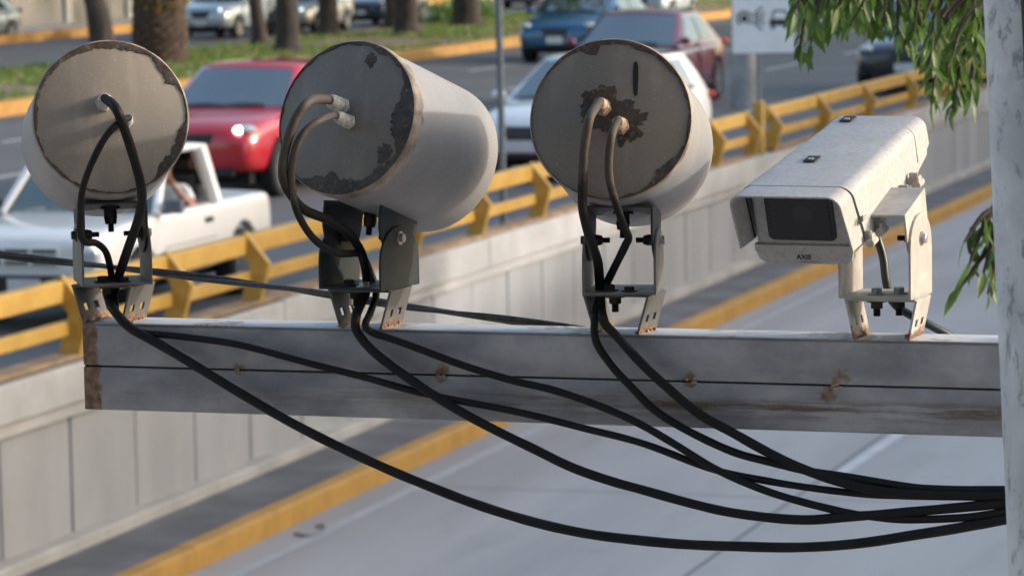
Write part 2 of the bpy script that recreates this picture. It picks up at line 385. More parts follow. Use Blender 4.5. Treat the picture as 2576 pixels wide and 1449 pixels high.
# ------------------------------------------------------------------ foreground beam
def bD(x): return 1 / (1 / 4.0 + (1 / 3.647 - 1 / 4.0) * (x - 207) / (2513 - 207))
PA, PB = at(207, 811, 4.0), at(2513, 861, 3.647)
bx = (PB - PA).normalized(); by = V((0, 0, 1)).cross(bx).normalized(); bz = bx.cross(by).normalized()
BM = Matrix(((bx.x, by.x, bz.x, PA.x), (bx.y, by.y, bz.y, PA.y), (bx.z, by.z, bz.z, PA.z), (0, 0, 0, 1)))
BH, BW = .1335, .084
def bX(x):
    "distance along the beam of pixel column x"
    d = bD(x); return (at(x, 811 + 50 * (x - 207) / 2306, d) - PA).dot(bx)
def galv(name, blue=1.0):
    n = NT(name); x, y, z = n.xyz()
    a = n.noise(9, 6, stretch=(.8, 1, 1.6)); b = n.noise(70, 4); c = n.noise(300, 2)
    base = n.mix(n.step(a, .3, .7), (.25, .262, .295), (.49, .49, .51))
    base = n.mix(n.math('MULTIPLY', n.step(b, .4, .7), .35), base, (.32, .33, .36))
    st = n.noise(6, 6, stretch=(1, 1, 16), rough=.7)
    zz = n.math('MULTIPLY', n.step(z, -.124, -.103), n.math('SUBTRACT', 1.0, n.step(z, -.100, -.082)))
    zz = n.math('MULTIPLY', zz, n.step(x, -.1, 1.1))
    streak = n.math('MULTIPLY', n.step(st, .40, .60), n.math('MULTIPLY', zz, .95))
    base = n.mix(streak, base, (.15, .095, .055))
    st2 = n.noise(5, 6, stretch=(1, 1, 40), rough=.7)
    base = n.mix(n.math('MULTIPLY', n.step(st2, .58, .68), n.math('MULTIPLY', n.math('SUBTRACT', 1.0, n.step(z, -.08, -.07)), .5)), base, (.12, .10, .085))
    dk = n.noise(3.2, 6, stretch=(1, 1, 2.2), rough=.65); base = n.mix(n.math('MULTIPLY', n.step(dk, .46, .68), .45), base, (.17, .18, .205))
    gr = n.noise(130, 3, rough=.7, stretch=(1, 1, 3)); base = n.mix(n.math('MULTIPLY', n.step(gr, .55, .72), .35), base, (.60, .60, .62))
    # rusted sawn end, lip and weld spots
    wob = n.noise(38, 5, rough=.65)
    e = n.math('SUBTRACT', n.math('MULTIPLY_ADD', wob, .05, n.math('MULTIPLY_ADD', z, -.07, .0035)), x)
    rust = n.step(e, .004, .011)
    toplit = n.step(z, -.0012, -.0004); base = n.mix(n.math('MULTIPLY', toplit, n.math('MULTIPLY_ADD', b, .5, .5)), base, (.72, .72, .74))  # top face paler: sun and sky light on it put into the colour
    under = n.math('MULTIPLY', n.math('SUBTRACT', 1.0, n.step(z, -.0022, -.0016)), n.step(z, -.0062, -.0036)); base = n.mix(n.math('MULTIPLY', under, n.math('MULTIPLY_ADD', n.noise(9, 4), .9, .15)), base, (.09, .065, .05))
    lip = n.math('MULTIPLY', n.step(z, -.006, -.0015), n.math('MULTIPLY', n.step(n.noise(7, 5), .48, .6), n.step(n.noise(60, 3), .35, .6)))
    rust = n.math('MAXIMUM', rust, n.math('MULTIPLY', lip, .8))
    for (wx, wz, wr) in WELD:
        dx = n.math('SUBTRACT', x, wx); dz = n.math('SUBTRACT', z, wz)
        d = n.math('SQRT', n.math('ADD', n.math('MULTIPLY', dx, dx), n.math('MULTIPLY', n.math('MULTIPLY', dz, dz), 1.0)))
        d = n.math('ADD', d, n.math('MULTIPLY_ADD', wob, .05, -.025))
        rust = n.math('MAXIMUM', rust, n.math('SUBTRACT', 1.0, n.step(d, wr * .35, wr * 1.15)))
    rc = n.mix(n.step(b, .35, .65), (.15, .08, .05), (.30, .20, .13))
    n.set(color=n.mix(rust, base, rc), rough=n.math('MULTIPLY_ADD', a, .25, .42), metal=n.math('MULTIPLY', n.math('SUBTRACT', 1.0, rust), .25))
    n.bump(n.math('ADD', n.math('MULTIPLY', b, .5), n.math('MULTIPLY', rust, wob)), .25, .002); return n.m
WELD = [(bX(600), -.066, .008), (bX(1105), -.064, .014), (bX(1735), -.064, .012), (bX(2100), -.062, .013), (bX(2124), -.052, .010), (bX(2083), -.076, .012)]
beam = empty("steel_beam", BM, "grey galvanised steel beam with two stacked channels and a rusty left end", "beam")
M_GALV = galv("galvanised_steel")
BL = bX(2513) + .35
def channel(z0, z1):
    "box channel with rolled corners, hollow at the sawn end"
    b = MB(); r = .0022; t = .002
    def ring(x, o):
        pts = []
        for cy, cz, a0 in ((BW - r, z1 - r, 0), (r, z1 - r, 90), (r, z0 + r, 180), (BW - r, z0 + r, 270)):
            for k in range(4):
                a = math.radians(a0 + k * 30); pts.append(BM @ V((x, cy + (r - o) * math.cos(a), cz + (r - o) * math.sin(a))))
        return pts
    n = 16; A, B_, C = ring(0, 0), ring(BL, 0), ring(0, t); D_ = ring(BL, t)
    b.v = A + B_ + C + D_
    for i in range(n):
        j = (i + 1) % n
        b.f += [(i, j, n + j, n + i), (2 * n + i, 3 * n + i, 3 * n + j, 2 * n + j), (i, 2 * n + i, 2 * n + j, j), (n + i, n + j, 3 * n + j, 3 * n + i)]
    return b
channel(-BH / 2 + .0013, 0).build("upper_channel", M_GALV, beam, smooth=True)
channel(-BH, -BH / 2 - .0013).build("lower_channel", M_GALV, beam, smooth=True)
b = MB(BM); b.box((.0015, BW / 2, -BH / 2), (.002, BW - .008, BH - .008)); b.build("end_plate", P("rust", (.13, .06, .035), .85, var=.5, scale=40, bump=.4), beam)
for (wx, wz, wr) in WELD[:4]:
    b = MB(BM); 
    for k in range(9): b.ell((wx + random.uniform(-.007, .007), .0005, -BH / 2 + random.uniform(-.005, .005)), (random.uniform(.0015, .004), .002, random.uniform(.0015, .0035)), n=8, k=5)
    b.build("weld_bead", P("weld_rust", (.34, .27, .21), .8, var=.4, scale=90, bump=.4), beam, smooth=True)

# ------------------------------------------------------------------ brackets, drums
def bracket_paint(name, c, rusty=True):
    n = NT(name); x, y, z = n.xyz(); a = n.noise(30, 5); w = n.noise(75, 5, rough=.7)
    col = n.mix(n.step(a, .35, .7), mul(c, .82), mul(c, 1.08))
    col = n.mix(n.math('MULTIPLY', n.step(w, .62, .72), .35), col, (.12, .08, .055))
    if rusty:
        zz = n.math('SUBTRACT', n.math('MULTIPLY_ADD', w, .050, -.012), z); r = n.step(zz, -.002, .008)
        col = n.mix(r, col, n.mix(n.step(n.noise(160, 3), .4, .6), (.12, .06, .035), (.27, .17, .11)))
    n.set(color=col, rough=.55, spec=.25); n.bump(w, .12, .001); return n.m
M_BOLT = P("zinc_bolt", (.42, .42, .42), .38, .7, var=.25, scale=60)
M_BLKB = P("dark_bolt", (.035, .035, .037), .5, .4, var=.3, scale=60)
def hexa(b, p, ax, r, h):
    "hex head with a washer face, axis ax"
    ax = V(ax).normalized(); b.tube([p, V(p) + ax * h * .25, V(p) + ax * h * .25, V(p) + ax * h * .92, V(p) + ax * h], [r * 1.25, r * 1.25, r, r, r * .82], 6)
    b.tube([p, V(p) + ax * h * .22], [r * 1.5, r * 1.5], 18)
def thread(b, p, ax, r, L):
    ax = V(ax).normalized(); k = int(L / .0016); pts = []; rs = []
    for i in range(k): pts += [V(p) + ax * (i * .0016), V(p) + ax * (i * .0016 + .0008)]; rs += [r, r * .84]
    b.tube(pts, rs, 10)
def frame(o, yaw, pitch=0):
    "frame: local y points away (yaw clockwise from +Y, pitched down), x right, z up"
    return Matrix.Translation(o) @ Matrix.Rotation(-yaw, 4, 'Z') @ Matrix.Rotation(-pitch, 4, 'X')
R90X = Matrix.Rotation(math.pi / 2, 4, 'X'); R90Y = Matrix.Rotation(math.pi / 2, 4, 'Y')
BYAW = math.atan2(by.x, by.y)
HB = .0575       # height of the splayed base bracket
def base_bracket(root, xc, mat, wt=.098, wb=.064, dp=.085, y0=-.002):
    m = frame(BM @ V((xc, y0, 0)), BYAW); t = .0035; b = MB(m)
    b.box((0, dp / 2, HB - t / 2), (wt, dp, t))
    an = math.atan2((wt - wb) / 2, HB)
    L = HB / math.cos(an)
    for sgn in (-1, 1):
        # plate local: x across the beam, y up the leg, z thickness
        ex = V((0, 1, 0)); ey = V((sgn * math.sin(an), 0, math.cos(an))); ez = ex.cross(ey)
        q = Matrix(((ex.x, ey.x, ez.x, sgn * wb / 2), (ex.y, ey.y, ez.y, dp / 2), (ex.z, ey.z, ez.z, 0), (0, 0, 0, 1)))
        h0 = .017; hs = [(-.026, h0, -.012, h0 + .011), (.008, h0, .022, h0 + .011)]
        b.plate(dp, L - .001, t, hs, q)
    b.build("base_bracket", mat, root, bevel=.0008)
    return m
def yoke(root, m, mat, matu, wd_=.107, dp=.115, hl=.092, hu=.119, hp=.074, rb=.006, tilt=0.0, hang=True):
    "lower U and upper inverted U that swivel on the base bracket; m: frame at the base plate"
    t = .0035
    def side(sgn, x, z0, z1, round_top, mm, bb, slot):
        pr = []
        hw = dp / 2
        if round_top == 1: prof = [(-hw, z0), (hw, z0), (hw, z1 - hw * .9)] + [(hw * math.cos(a), z1 - hw * .9 + hw * .9 * math.sin(a)) for a in [math.pi * k / 10 for k in range(1, 10)]] + [(-hw, z1 - hw * .9)]
        elif round_top == -1: prof = [(-hw * .98, z1), (-hw * .98, z0 + hw * .9)] + [(-hw * .98 * math.cos(a), z0 + hw * .9 - hw * .9 * math.sin(a)) for a in [math.pi * k / 10 for k in range(1, 10)]] + [(hw * .98, z0 + hw * .9), (hw * .98, z1)]
        q = Matrix(((0, 0, 1, x - t / 2), (1, 0, 0, dp / 2), (0, 1, 0, 0), (0, 0, 0, 1)))
        bb.prism(prof, mm @ q, t)
    b = MB(m); b.box((0, dp / 2, t / 2), (wd_, dp, t)); b.lathe([(.0, t + .0006), (.030, t + .0006), (.031, t), (.031, t - .001)], Matrix.Translation((0, dp / 2, 0)), 32)
    for sg in (-1, 1): side(sg, sg * (wd_ / 2 - t / 2), t * .5, hl, 1, Matrix.Identity(4), b, None)
    b.build("lower_yoke", mat, root, bevel=.0008)
    mt = Matrix.Translation((0, dp / 2, hp)) @ Matrix.Rotation(-tilt, 4, 'X') @ Matrix.Translation((0, -dp / 2, -hp))
    b = MB(m @ mt); w2 = wd_ - 2 * t - .001
    b.box((0, dp / 2, hu - t / 2), (w2, dp, t))
    for sg in (-1, 1): side(sg, sg * (w2 / 2 - t / 2), hp - .03, hu - t * .5, -1, Matrix.Identity(4), b, None)
    b.build("upper_yoke", matu, root, bevel=.0008)
    for sg in (-1, 1):
        b = MB(m); p = V((sg * wd_ / 2, dp / 2, hp)); hexa(b, p, (sg, 0, 0), .0068, .008)
        b.build("pivot_bolt", M_BOLT if sg > 0 else M_BLKB, root)
        b = MB(m); p = V((sg * (w2 / 2 - t), dp / 2, hp)); hexa(b, p, (-sg, 0, 0), .0085, .009); b.tube([p - V((sg * .008, 0, 0)), p - V((sg * .016, 0, 0))], [.0085, .0065], 12); thread(b, p - V((sg * .015, 0, 0)), (-sg, 0, 0), .0042, .014)
        b.build("pivot_nut", M_BLKB, root)
    if not hang: return
    b = MB(m @ mt); hexa(b, (.0, dp / 2, hu - t), (0, 0, -1), .010, .016); b.tube([(0, dp / 2, hu - .018), (0, dp / 2, hu - .03)], [.0105, .0085], 12); thread(b, (0, dp / 2, hu - .03), (0, 0, -1), .005, .014); b.build("drum_bolt", M_BLKB, root)

def drum_paint(name, c, st=.45):
    n = NT(name); a = n.noise(7, 5); b = n.noise(55, 5, rough=.7); s = n.noise(22, 4, stretch=(1, 1, .12)); d = n.noise(260, 2)
    col = n.mix(n.step(a, .3, .7), mul(c, .88), mul(c, 1.08))
    col = n.mix(n.math('MULTIPLY', n.step(s, .52, .72), st), col, mul(c, 1.5))
    col = n.mix(n.math('MULTIPLY', n.step(d, .62, .72), .5), col, mul(c, 1.6))
    col = n.mix(n.step(b, .70, .725), col, (.09, .065, .05))
    n.set(color=col, rough=.55); n.bump(b, .05, .001); return n.m
M_CAP = drum_paint("cap_paint", (.20, .180, .158))
M_BODY = drum_paint("drum_paint", (.275, .275, .285), .14)
M_SEAL = NT("brown_sealant"); _a = M_SEAL.noise(28, 6, rough=.7); _b = M_SEAL.noise(120, 4, rough=.7)
M_SEAL.set(color=M_SEAL.mix(M_SEAL.step(_b, .52, .66), M_SEAL.mix(M_SEAL.step(_a, .35, .65), (.032, .023, .018), (.082, .062, .050)), (.125, .105, .088)), rough=.65); M_SEAL.bump(_b, .6, .002); M_SEAL = M_SEAL.m
M_RIM = P("dirty_rim", (.28, .235, .20), .6, var=.5, scale=30, bump=.3)
M_GLAND = P("pale_gland", (.55, .53, .50), .5, var=.25, scale=120)
M_GLANDB = P("brown_gland", (.34, .25, .19), .6, var=.45, scale=90, bump=.3)
M_CABLE = NT("black_cable"); _a = M_CABLE.noise(25, 5)
M_CABLE.set(color=M_CABLE.mix(M_CABLE.step(_a, .4, .65), (.006, .006, .0065), (.014, .013, .0125)), rough=M_CABLE.math('MULTIPLY_ADD', _a, .25, .5), spec=.3); M_CABLE = M_CABLE.m
M_SUNC = P("faded_cable", (.13, .095, .075), .6, var=.5, scale=35)
M_DARK = bracket_paint("slate_bracket_paint", (.026, .036, .043), False)
M_GREYB = bracket_paint("grey_bracket_paint", (.135, .137, .138))
M_GREYY = bracket_paint("grey_yoke_paint", (.17, .168, .163), False)
M_DARKU = bracket_paint("dark_yoke_paint", (.05, .05, .05), False)
M_CREAM = bracket_paint("cream_bracket_paint", (.47, .45, .425))
M_CREAMY = bracket_paint("cream_yoke_paint", (.46, .44, .415), False)

R_CAP = .1155
def drum(label, cx, cy, cdp, yaw, pitch, xb, ring, patches, glands, brown=False, yaw_y=None, mats=None, ybase=None, mark=False, tilt=.2, seed=0, rim_show=.02, cap=None, flare=1.035):
    root = empty("drum_unit", T(BM @ V((bX(xb), BW / 2, 0)), -BYAW), label, "roadside device", "grey drums bolted in a row on the steel beam")
    c = at(cx, cy, cdp); m = frame(c, math.radians(yaw), math.radians(pitch))      # local y runs away from the viewer through the drum
    lm_ = m @ Matrix.Rotation(-math.pi / 2, 4, 'X')                                   # local z of the lathe = away
    b = MB(); b.lathe([(R_CAP * .985, .012), (R_CAP * .99, .03), (R_CAP * 1.0, .08), (R_CAP * flare, .244), (R_CAP * (flare - .005), .25), (R_CAP * (flare - .035), .252), (R_CAP * (flare - .055), .246), (R_CAP * .95, .235), (0, .235)], lm_, 96)
    b.build("drum_body", M_BODY, root, smooth=True, angle=50)
    b = MB(); b.lathe([(0, 0), (R_CAP - .002, 0), (R_CAP - .0006, .0007), (R_CAP, .002), (R_CAP + .0008, .012)], lm_, 96)
    b.build("end_cap", cap or M_CAP, root, smooth=True)
    b = MB(); rr = random.Random(seed); n = 120
    pr = []
    for j in range(n):
        a = 2 * math.pi * j / n; pr.append(rr.uniform(-.0015, .0015) + .003 * mnoise.noise(V((math.cos(a) * 3, math.sin(a) * 3, seed))))
    vs = []
    for j in range(n):
        a = 2 * math.pi * j / n; ca, sa = math.cos(a), math.sin(a); w = rim_show + pr[j] * 2
        for r, h in ((R_CAP - .0015, -.0006), (R_CAP + .0012, .001), (R_CAP + .0022, w * .5), (R_CAP + .0008, w), (R_CAP - .002, w + .001)):
            vs.append((r * ca, h, r * sa))
    fs = [(j * 5 + k, j * 5 + k + 1, ((j + 1) % n) * 5 + k + 1, ((j + 1) % n) * 5 + k) for j in range(n) for k in range(4)]
    b.add(vs, fs, m); b.build("rim_band", M_RIM, root, smooth=True, angle=60)
    # smeared sealant along the edge: ring = [(clock angle, width)]
    b = MB(); n = 240; vs = []
    def wid(a):
        a %= 360
        pts = sorted(ring); pts = [(pts[-1][0] - 360, pts[-1][1])] + pts + [(pts[0][0] + 360, pts[0][1])]
        for (a0, w0), (a1, w1) in zip(pts, pts[1:]):
            if a0 <= a <= a1: return w0 + (w1 - w0) * (a - a0) / max(a1 - a0, 1e-6)
        return .02
    for j in range(n):
        a = 360 * j / n; ra = math.radians(a)
        nz = mnoise.fractal(V((math.cos(ra) * 5, math.sin(ra) * 5, seed * 3.1)), 1, 2, 5)
        nz += .45 * mnoise.fractal(V((math.cos(ra) * 26, math.sin(ra) * 26, seed * 5.3)), 1, 2, 4)
        w = max(.003, wid(a) * (1 + .35 * nz) + .010 * nz) * R_CAP
        for r, h in ((R_CAP - w, -.0001), (R_CAP - w + .0006, -.0011), (R_CAP - w * .4, -.0014), (R_CAP - .0004, -.0009)):
            vs.append((r * math.sin(ra), h, r * math.cos(ra)))
    fs = [(j * 4 + k, j * 4 + k + 1, ((j + 1) % n) * 4 + k + 1, ((j + 1) % n) * 4 + k) for j in range(n) for k in range(3)]
    b.add(vs, fs, m); b.build("sealant", M_SEAL, root, smooth=True, recalc=False)
    if patches:
        for (ax, ay, r0, sy, sd_) in patches:
            b = MB()
            vs = [(ax, -.0013, ay)]; k = 110
            for j in range(k):
                a = 2 * math.pi * j / k; nz = mnoise.fractal(V((math.cos(a) * 2.2 + sd_, math.sin(a) * 2.2, sd_ * 1.7)), 1, 2, 5)
                nz += .22 * mnoise.fractal(V((math.cos(a) * 9 + sd_, math.sin(a) * 9, sd_)), 1, 2, 4); r = r0 * (1 + .55 * nz); vs.append((ax + r * math.cos(a), -.0008, ay + r * sy * math.sin(a)))
            for j in range(k):
                x, y, z = vs[1 + j]; vs.append((ax + (x - ax) * 1.04, .0002, ay + (z - ay) * 1.04))
            b.add(vs, [(0, 1 + j, 1 + (j + 1) % k) for j in range(k)] + [(1 + j, 1 + k + j, 1 + k + (j + 1) % k, 1 + (j + 1) % k) for j in range(k)], m)
            b.build("sealant_patch", M_SEAL, root, recalc=False)
    if mark:
        b = MB(); pl = [(.0035, -.002), (.0042, .02), (.004, .038), (.0025, .0445), (.0, .046), (-.0025, .043), (-.0035, .03), (-.003, .01), (-.002, 0), (0, -.005)]
        px = at(1598, 200, cdp); l = m.inverted() @ px
        b.prism([(x, y - .02) for x, y in pl], m @ Matrix.Translation((l.x, -.0003, l.z)) @ Matrix.Rotation(math.pi / 2, 4, 'X'), .0006); b.build("marker_stroke", P("marker_ink", (.012, .012, .014), .5), root)
    tips = []
    for (gx, gy, gr) in glands:
        o_ = m.inverted() @ at(gx, gy, cdp - .012); q = m @ Matrix.Translation((o_.x, 0, o_.z)) @ Matrix.Rotation(math.pi / 2, 4, 'X')
        b = MB(q)
        pts = [(0, 0, z_ * 1.3) for z_ in (0, .007, .0075, .013, .0135, .0175, .024, .028)]
        b.tube(pts[:2], [gr * 1.32, gr * 1.28], 6); b.tube(pts[2:4], [gr * 1.05, gr * 1.05], 20)
        b.tube(pts[3:6], [gr * 1.25, gr * 1.25, gr * 1.2], 6)
        b.tube([pts[5], pts[6], pts[7]], [gr * 1.1, gr * 1.0, gr * .72], 20)
        b.build("cable_gland", M_GLANDB if brown else M_GLAND, root, smooth=True, angle=30, bevel=.0006)
        tips.append((q @ V((0, 0, .032)), (q.to_3x3() @ V((0, 0, 1))).normalized()))
    mb_, my_, mu_ = mats
    mm = base_bracket(root, bX(xb), mb_)
    yb = frame(BM @ V((bX(xb), BW / 2 - .0, HB + .0005)), math.radians(yaw_y if yaw_y is not None else yaw))
    yb = yb @ Matrix.Translation((0, -.0575, 0))
    yoke(root, yb, my_, mu_, tilt=math.radians(pitch) * .8)
    b = MB(yb); hexa(b, (-.018, .03, .0036), (0, 0, 1), .009, .009); b.build("base_bolt", M_BLKB, root)
    b = MB(yb); hexa(b, (.012, .022, .0036), (0, 0, 1), .008, .007); b.build("base_bolt", M_BOLT if mats[1] == M_DARK else M_BLKB, root)
    b = MB(yb); hexa(b, (-.010, .035, -.0042), (0, 0, -1), .0095, .012); thread(b, (-.010, .035, -.016), (0, 0, -1), .0055, .014); b.build("base_nut", M_BLKB, root)
    for sg in (-1, 1):
      b = MB(BM)
      for k in range(14): b.ell((bX(xb) + sg * .033 + random.gauss(0, .006), random.uniform(.006, .055), random.uniform(0, .004)), (random.uniform(.001, .0035), random.uniform(.001, .004), random.uniform(.001, .003)), n=7, k=4)
      b.build("weld_bead", P("weld_crust", (.36, .25, .17), .85, var=.6, scale=110, bump=.5), root, smooth=True)
    return tips, m
tip1, _ = drum("leftmost grey drum, its pale beige rear cap facing straight out with two white cable glands", 279, 296, 3.925, -11.2, 11.4, 256,
    [(0, .10), (22, .09), (35, .05), (48, .11), (60, .13), (66, .04), (75, .02), (95, .03), (102, .11), (110, .10), (120, .13), (138, .13), (146, .03), (180, .03), (220, .035), (262, .03), (276, .06), (300, .05), (325, .06), (340, .095)],
    [], [(263, 256, .0102), (320, 303, .0080)], yaw_y=-13.7, mats=(M_GREYB, M_GREYY, M_DARKU), seed=1, rim_show=.008, cap=drum_paint('beige_cap_paint', (.31, .275, .235)))
tip2, _ = drum("middle drum turned to show its long pale side, on a dark slate bracket", 871, 297, 3.83, 30, 17.5, 905,
    [(0, .05), (14, .05), (20, .08), (40, .05), (60, .08), (85, .30), (105, .30), (118, .10), (128, .08), (136, .16), (150, .10), (170, .20), (190, .25), (205, .16), (215, .02), (260, .02), (300, .03), (340, .04)],
    [(.074, -.052, .012, 1.1, 2.2), (.028, .088, .008, 1.2, 5.1)], [(838, 257, .0102), (866, 302, .0088)], yaw_y=28, mats=(M_GREYB, M_DARK, M_DARK), seed=2, rim_show=.024, flare=1.0)
tip3, _ = drum("grey drum beside the boxy camera, with brown glue around its glands and a black stroke", 1537, 301, 3.73, 9.4, 13, 1548,
    [(0, .05), (20, .06), (40, .07), (60, .035), (90, .03), (120, .07), (135, .12), (150, .05), (180, .03), (240, .012), (300, .012), (335, .045), (340, .13), (347, .15), (352, .06)],
    [(-.012, .020, .028, .85, 1.3), (.020, -.006, .026, .95, 7.7), (.006, .006, .028, .9, 4.4), (-.022, .004, .018, 1, 9.9)], [(1512, 266, .0100), (1560, 315, .0096)], brown=True, yaw_y=8.4, mats=(M_GREYB, M_GREYY, M_DARKU), mark=True, seed=3, rim_show=.010)

M_FADE = NT("faded_black_cable"); _x = M_FADE.xyz(); _a = M_FADE.noise(22, 5); _b = M_FADE.noise(140, 3)
_f = M_FADE.step(M_FADE.math('MULTIPLY_ADD', _a, .16, M_FADE.math('ADD', _x[2], .02)), -.03, .03)
M_FADE.set(color=M_FADE.mix(_f, (.009, .009, .0095), M_FADE.mix(_b, (.052, .042, .036), (.105, .086, .074))), rough=.65, spec=.3); M_FADE = M_FADE.m
# ------------------------------------------------------------------ cables
def cable(label, pts, wpx, mat=None, group="black cables hanging from the drums", dmul=1):
    "pts: (x, y, depth)"
    P3 = spline([p if isinstance(p, V) else at(*p) for p in pts], 7)
    r = wpx / 2 * 3.85 * KD / FP
    sd = P3[0].x * 7 + P3[-1].z; P3 = [p + V((0, mnoise.noise(p * 9 + V((sd, 0, 0))), mnoise.noise(p * 9 + V((0, sd, 0))))) * .0014 for p in P3]
    b = MB(); b.tube(P3, [r * (1 + .07 * mnoise.noise(p * 30)) for p in P3], 12); o = b.build("cable", mat or M_CABLE, smooth=True, origin=P3[0], angle=80)
    tag(o, label, "cable", group); return o
def fr(pts, off=.014): return [(x, y, bD(x) - off) for x, y in pts]
def tipv(t): return [t[0] - t[1] * .006, t[0] + t[1] * .008]
C1 = [(287, 780), (330, 825), (400, 866), (500, 926), (600, 987), (700, 1045), (800, 1097), (900, 1146), (1000, 1191), (1100, 1231), (1200, 1268), (1300, 1301), (1400, 1327), (1500, 1346), (1600, 1358), (1700, 1366), (1800, 1372), (1900, 1375), (2000, 1375), (2100, 1371), (2200, 1361), (2300, 1346), (2400, 1330), (2560, 1302)]
cable("thick black cable from the leftmost drum, hanging in the lowest loop of all", tipv(tip1[0]) + [(292, 275, 3.86), (318, 340, 3.87), (340, 410, 3.885), (354, 465, 3.90), (357, 510, 3.92), (347, 555, 3.94), (333, 595, 3.955), (314, 648, 3.98), (298, 695, 4.0), (286, 735, 4.005), (278, 758, 3.995)] + fr(C1), 25)
C2 = [(298, 795), (345, 833), (450, 847), (560, 861), (645, 879), (847, 931), (1048, 985), (1291, 1034), (1458, 1074), (1626, 1119), (1794, 1179), (1936, 1209), (2145, 1239), (2300, 1247), (2560, 1249)]
cable("thinner black cable from the leftmost drum, bent in an S inside its bracket", tipv(tip1[1]) + [(296, 313, 3.865), (262, 352, 3.86), (228, 418, 3.865), (207, 480, 3.88), (202, 540, 3.90), (201, 585, 3.92), (214, 608, 3.935), (241, 611, 3.955), (264, 630, 3.975), (276, 665, 3.995), (282, 705, 4.005), (288, 745, 4.0)] + fr(C2, .009), 18)
C3 = [(895, 800), (899, 835), (947, 891), (1048, 965), (1148, 1028), (1249, 1082), (1340, 1127), (1441, 1176), (1540, 1212), (1615, 1233), (1740, 1266), (1865, 1292), (2014, 1306), (2139, 1298), (2338, 1283), (2560, 1262)]
cable("thick dark cable curving in front of the middle drum then down its bracket", tipv(tip2[0]) + [(778, 256, 3.74), (745, 296, 3.73), (724, 350, 3.735), (712, 410, 3.745), (714, 455, 3.755), (735, 495, 3.77), (768, 530, 3.79), (833, 557, 3.82), (873, 584, 3.85), (900, 618, 3.88), (916, 658, 3.89), (923, 705, 3.90), (918, 742, 3.895), (903, 774, 3.885)] + fr(C3), 24, M_FADE)
C4 = [(919, 818), (940, 838), (981, 852), (1081, 887), (1182, 924), (1291, 958), (1391, 982), (1492, 1015), (1593, 1058), (1693, 1115), (1811, 1184), (1939, 1238), (2089, 1279), (2189, 1298), (2288, 1306), (2438, 1300), (2560, 1280)]
cable("sun-faded thinner cable looping low across the middle drum's slate bracket", tipv(tip2[1]) + [(812, 301, 3.75), (772, 325, 3.735), (744, 370, 3.735), (733, 433, 3.75), (737, 490, 3.765), (750, 540, 3.775), (780, 591, 3.79), (813, 621, 3.805), (847, 637, 3.83), (880, 638, 3.86), (908, 640, 3.90), (930, 680, 3.93), (946, 735, 3.93), (934, 780, 3.91)] + fr(C4), 19, M_FADE)
C5 = [(1497, 800), (1495, 832), (1505, 871), (1542, 924), (1583, 968), (1643, 1028), (1710, 1072), (1794, 1115), (1861, 1142), (1936, 1161), (2031, 1183), (2131, 1198), (2265, 1221), (2349, 1229), (2560, 1233)]
cable("cable from the lower gland of the brown-glued drum, kinked at the bracket bolt", tipv(tip3[1]) + [(1539, 340, 3.67), (1532, 395, 3.675), (1533, 450, 3.685), (1546, 502, 3.70), (1566, 560, 3.72), (1581, 596, 3.74), (1574, 616, 3.755), (1555, 655, 3.775), (1532, 702, 3.80), (1508, 750, 3.80), (1499, 785, 3.795)] + fr(C5, .010), 20, M_FADE)
C6 = [(1517, 800), (1526, 820), (1552, 846), (1609, 908), (1676, 971), (1760, 1042), (1844, 1089), (1936, 1139), (2014, 1176), (2098, 1206), (2198, 1231), (2299, 1242), (2560, 1249)]
cable("thick cable from the upper gland of the brown-glued drum, straight down its cap", tipv(tip3[0]) + [(1484, 295, 3.66), (1472, 355, 3.665), (1467, 420, 3.675), (1465, 485, 3.69), (1467, 530, 3.70), (1477, 577, 3.72), (1491, 617, 3.745), (1504, 660, 3.775), (1508, 708, 3.80), (1510, 750, 3.80), (1513, 780, 3.795)] + fr(C6), 24, M_FADE)
# twisted service line behind the beam
def twisted(label, pts, r):
    P3 = spline([at(*p) for p in pts], 40); b = MB()
    for ph, rr in ((0, r), (math.pi, r * .75)):
        L = 0; q = []
        for i, p in enumerate(P3):
            if i: L += (p - P3[i - 1]).length
            a = ph + L * 2 * math.pi / .62; tg = (P3[min(i + 1, len(P3) - 1)] - P3[max(i - 1, 0)]).normalized(); n_ = tg.cross(V((0, 0, 1))).normalized(); u_ = n_.cross(tg)
            q.append(p + (n_ * math.cos(a) + u_ * math.sin(a)) * r * .8)
        if ph == 0: b.tube(q, rr, 10)
        else:
            for k in range(6):
                q2 = []; L = 0
                for i, p in enumerate(q):
                    if i: L += (p - q[i - 1]).length
                    a = k * math.pi / 3 + L * 2 * math.pi / .05; tg = (q[min(i + 1, len(q) - 1)] - q[max(i - 1, 0)]).normalized(); n_ = tg.cross(V((0, 0, 1))).normalized(); u_ = n_.cross(tg)
                    q2.append(p + (n_ * math.cos(a) + u_ * math.sin(a)) * rr * .66)
                b.tube(q2, rr * .38, 6)
    o = b.build("twisted_line", P("line_sheath", (.05, .05, .054), .5, var=.5, scale=60), smooth=True, origin=P3[0], angle=80)
    tag(o, label, "cable")
twisted("twisted dark line with a steel strand running behind the drum brackets and the beam", [(-160, 615, 4.36), (0, 641, 4.33), (160, 660, 4.30), (300, 674, 4.27), (470, 693, 4.24), (700, 723, 4.19), (900, 753, 4.14), (1060, 777, 4.10), (1250, 800, 4.05), (1430, 824, 4.01), (1800, 868, 3.95), (2600, 930, 3.85)], .0042)

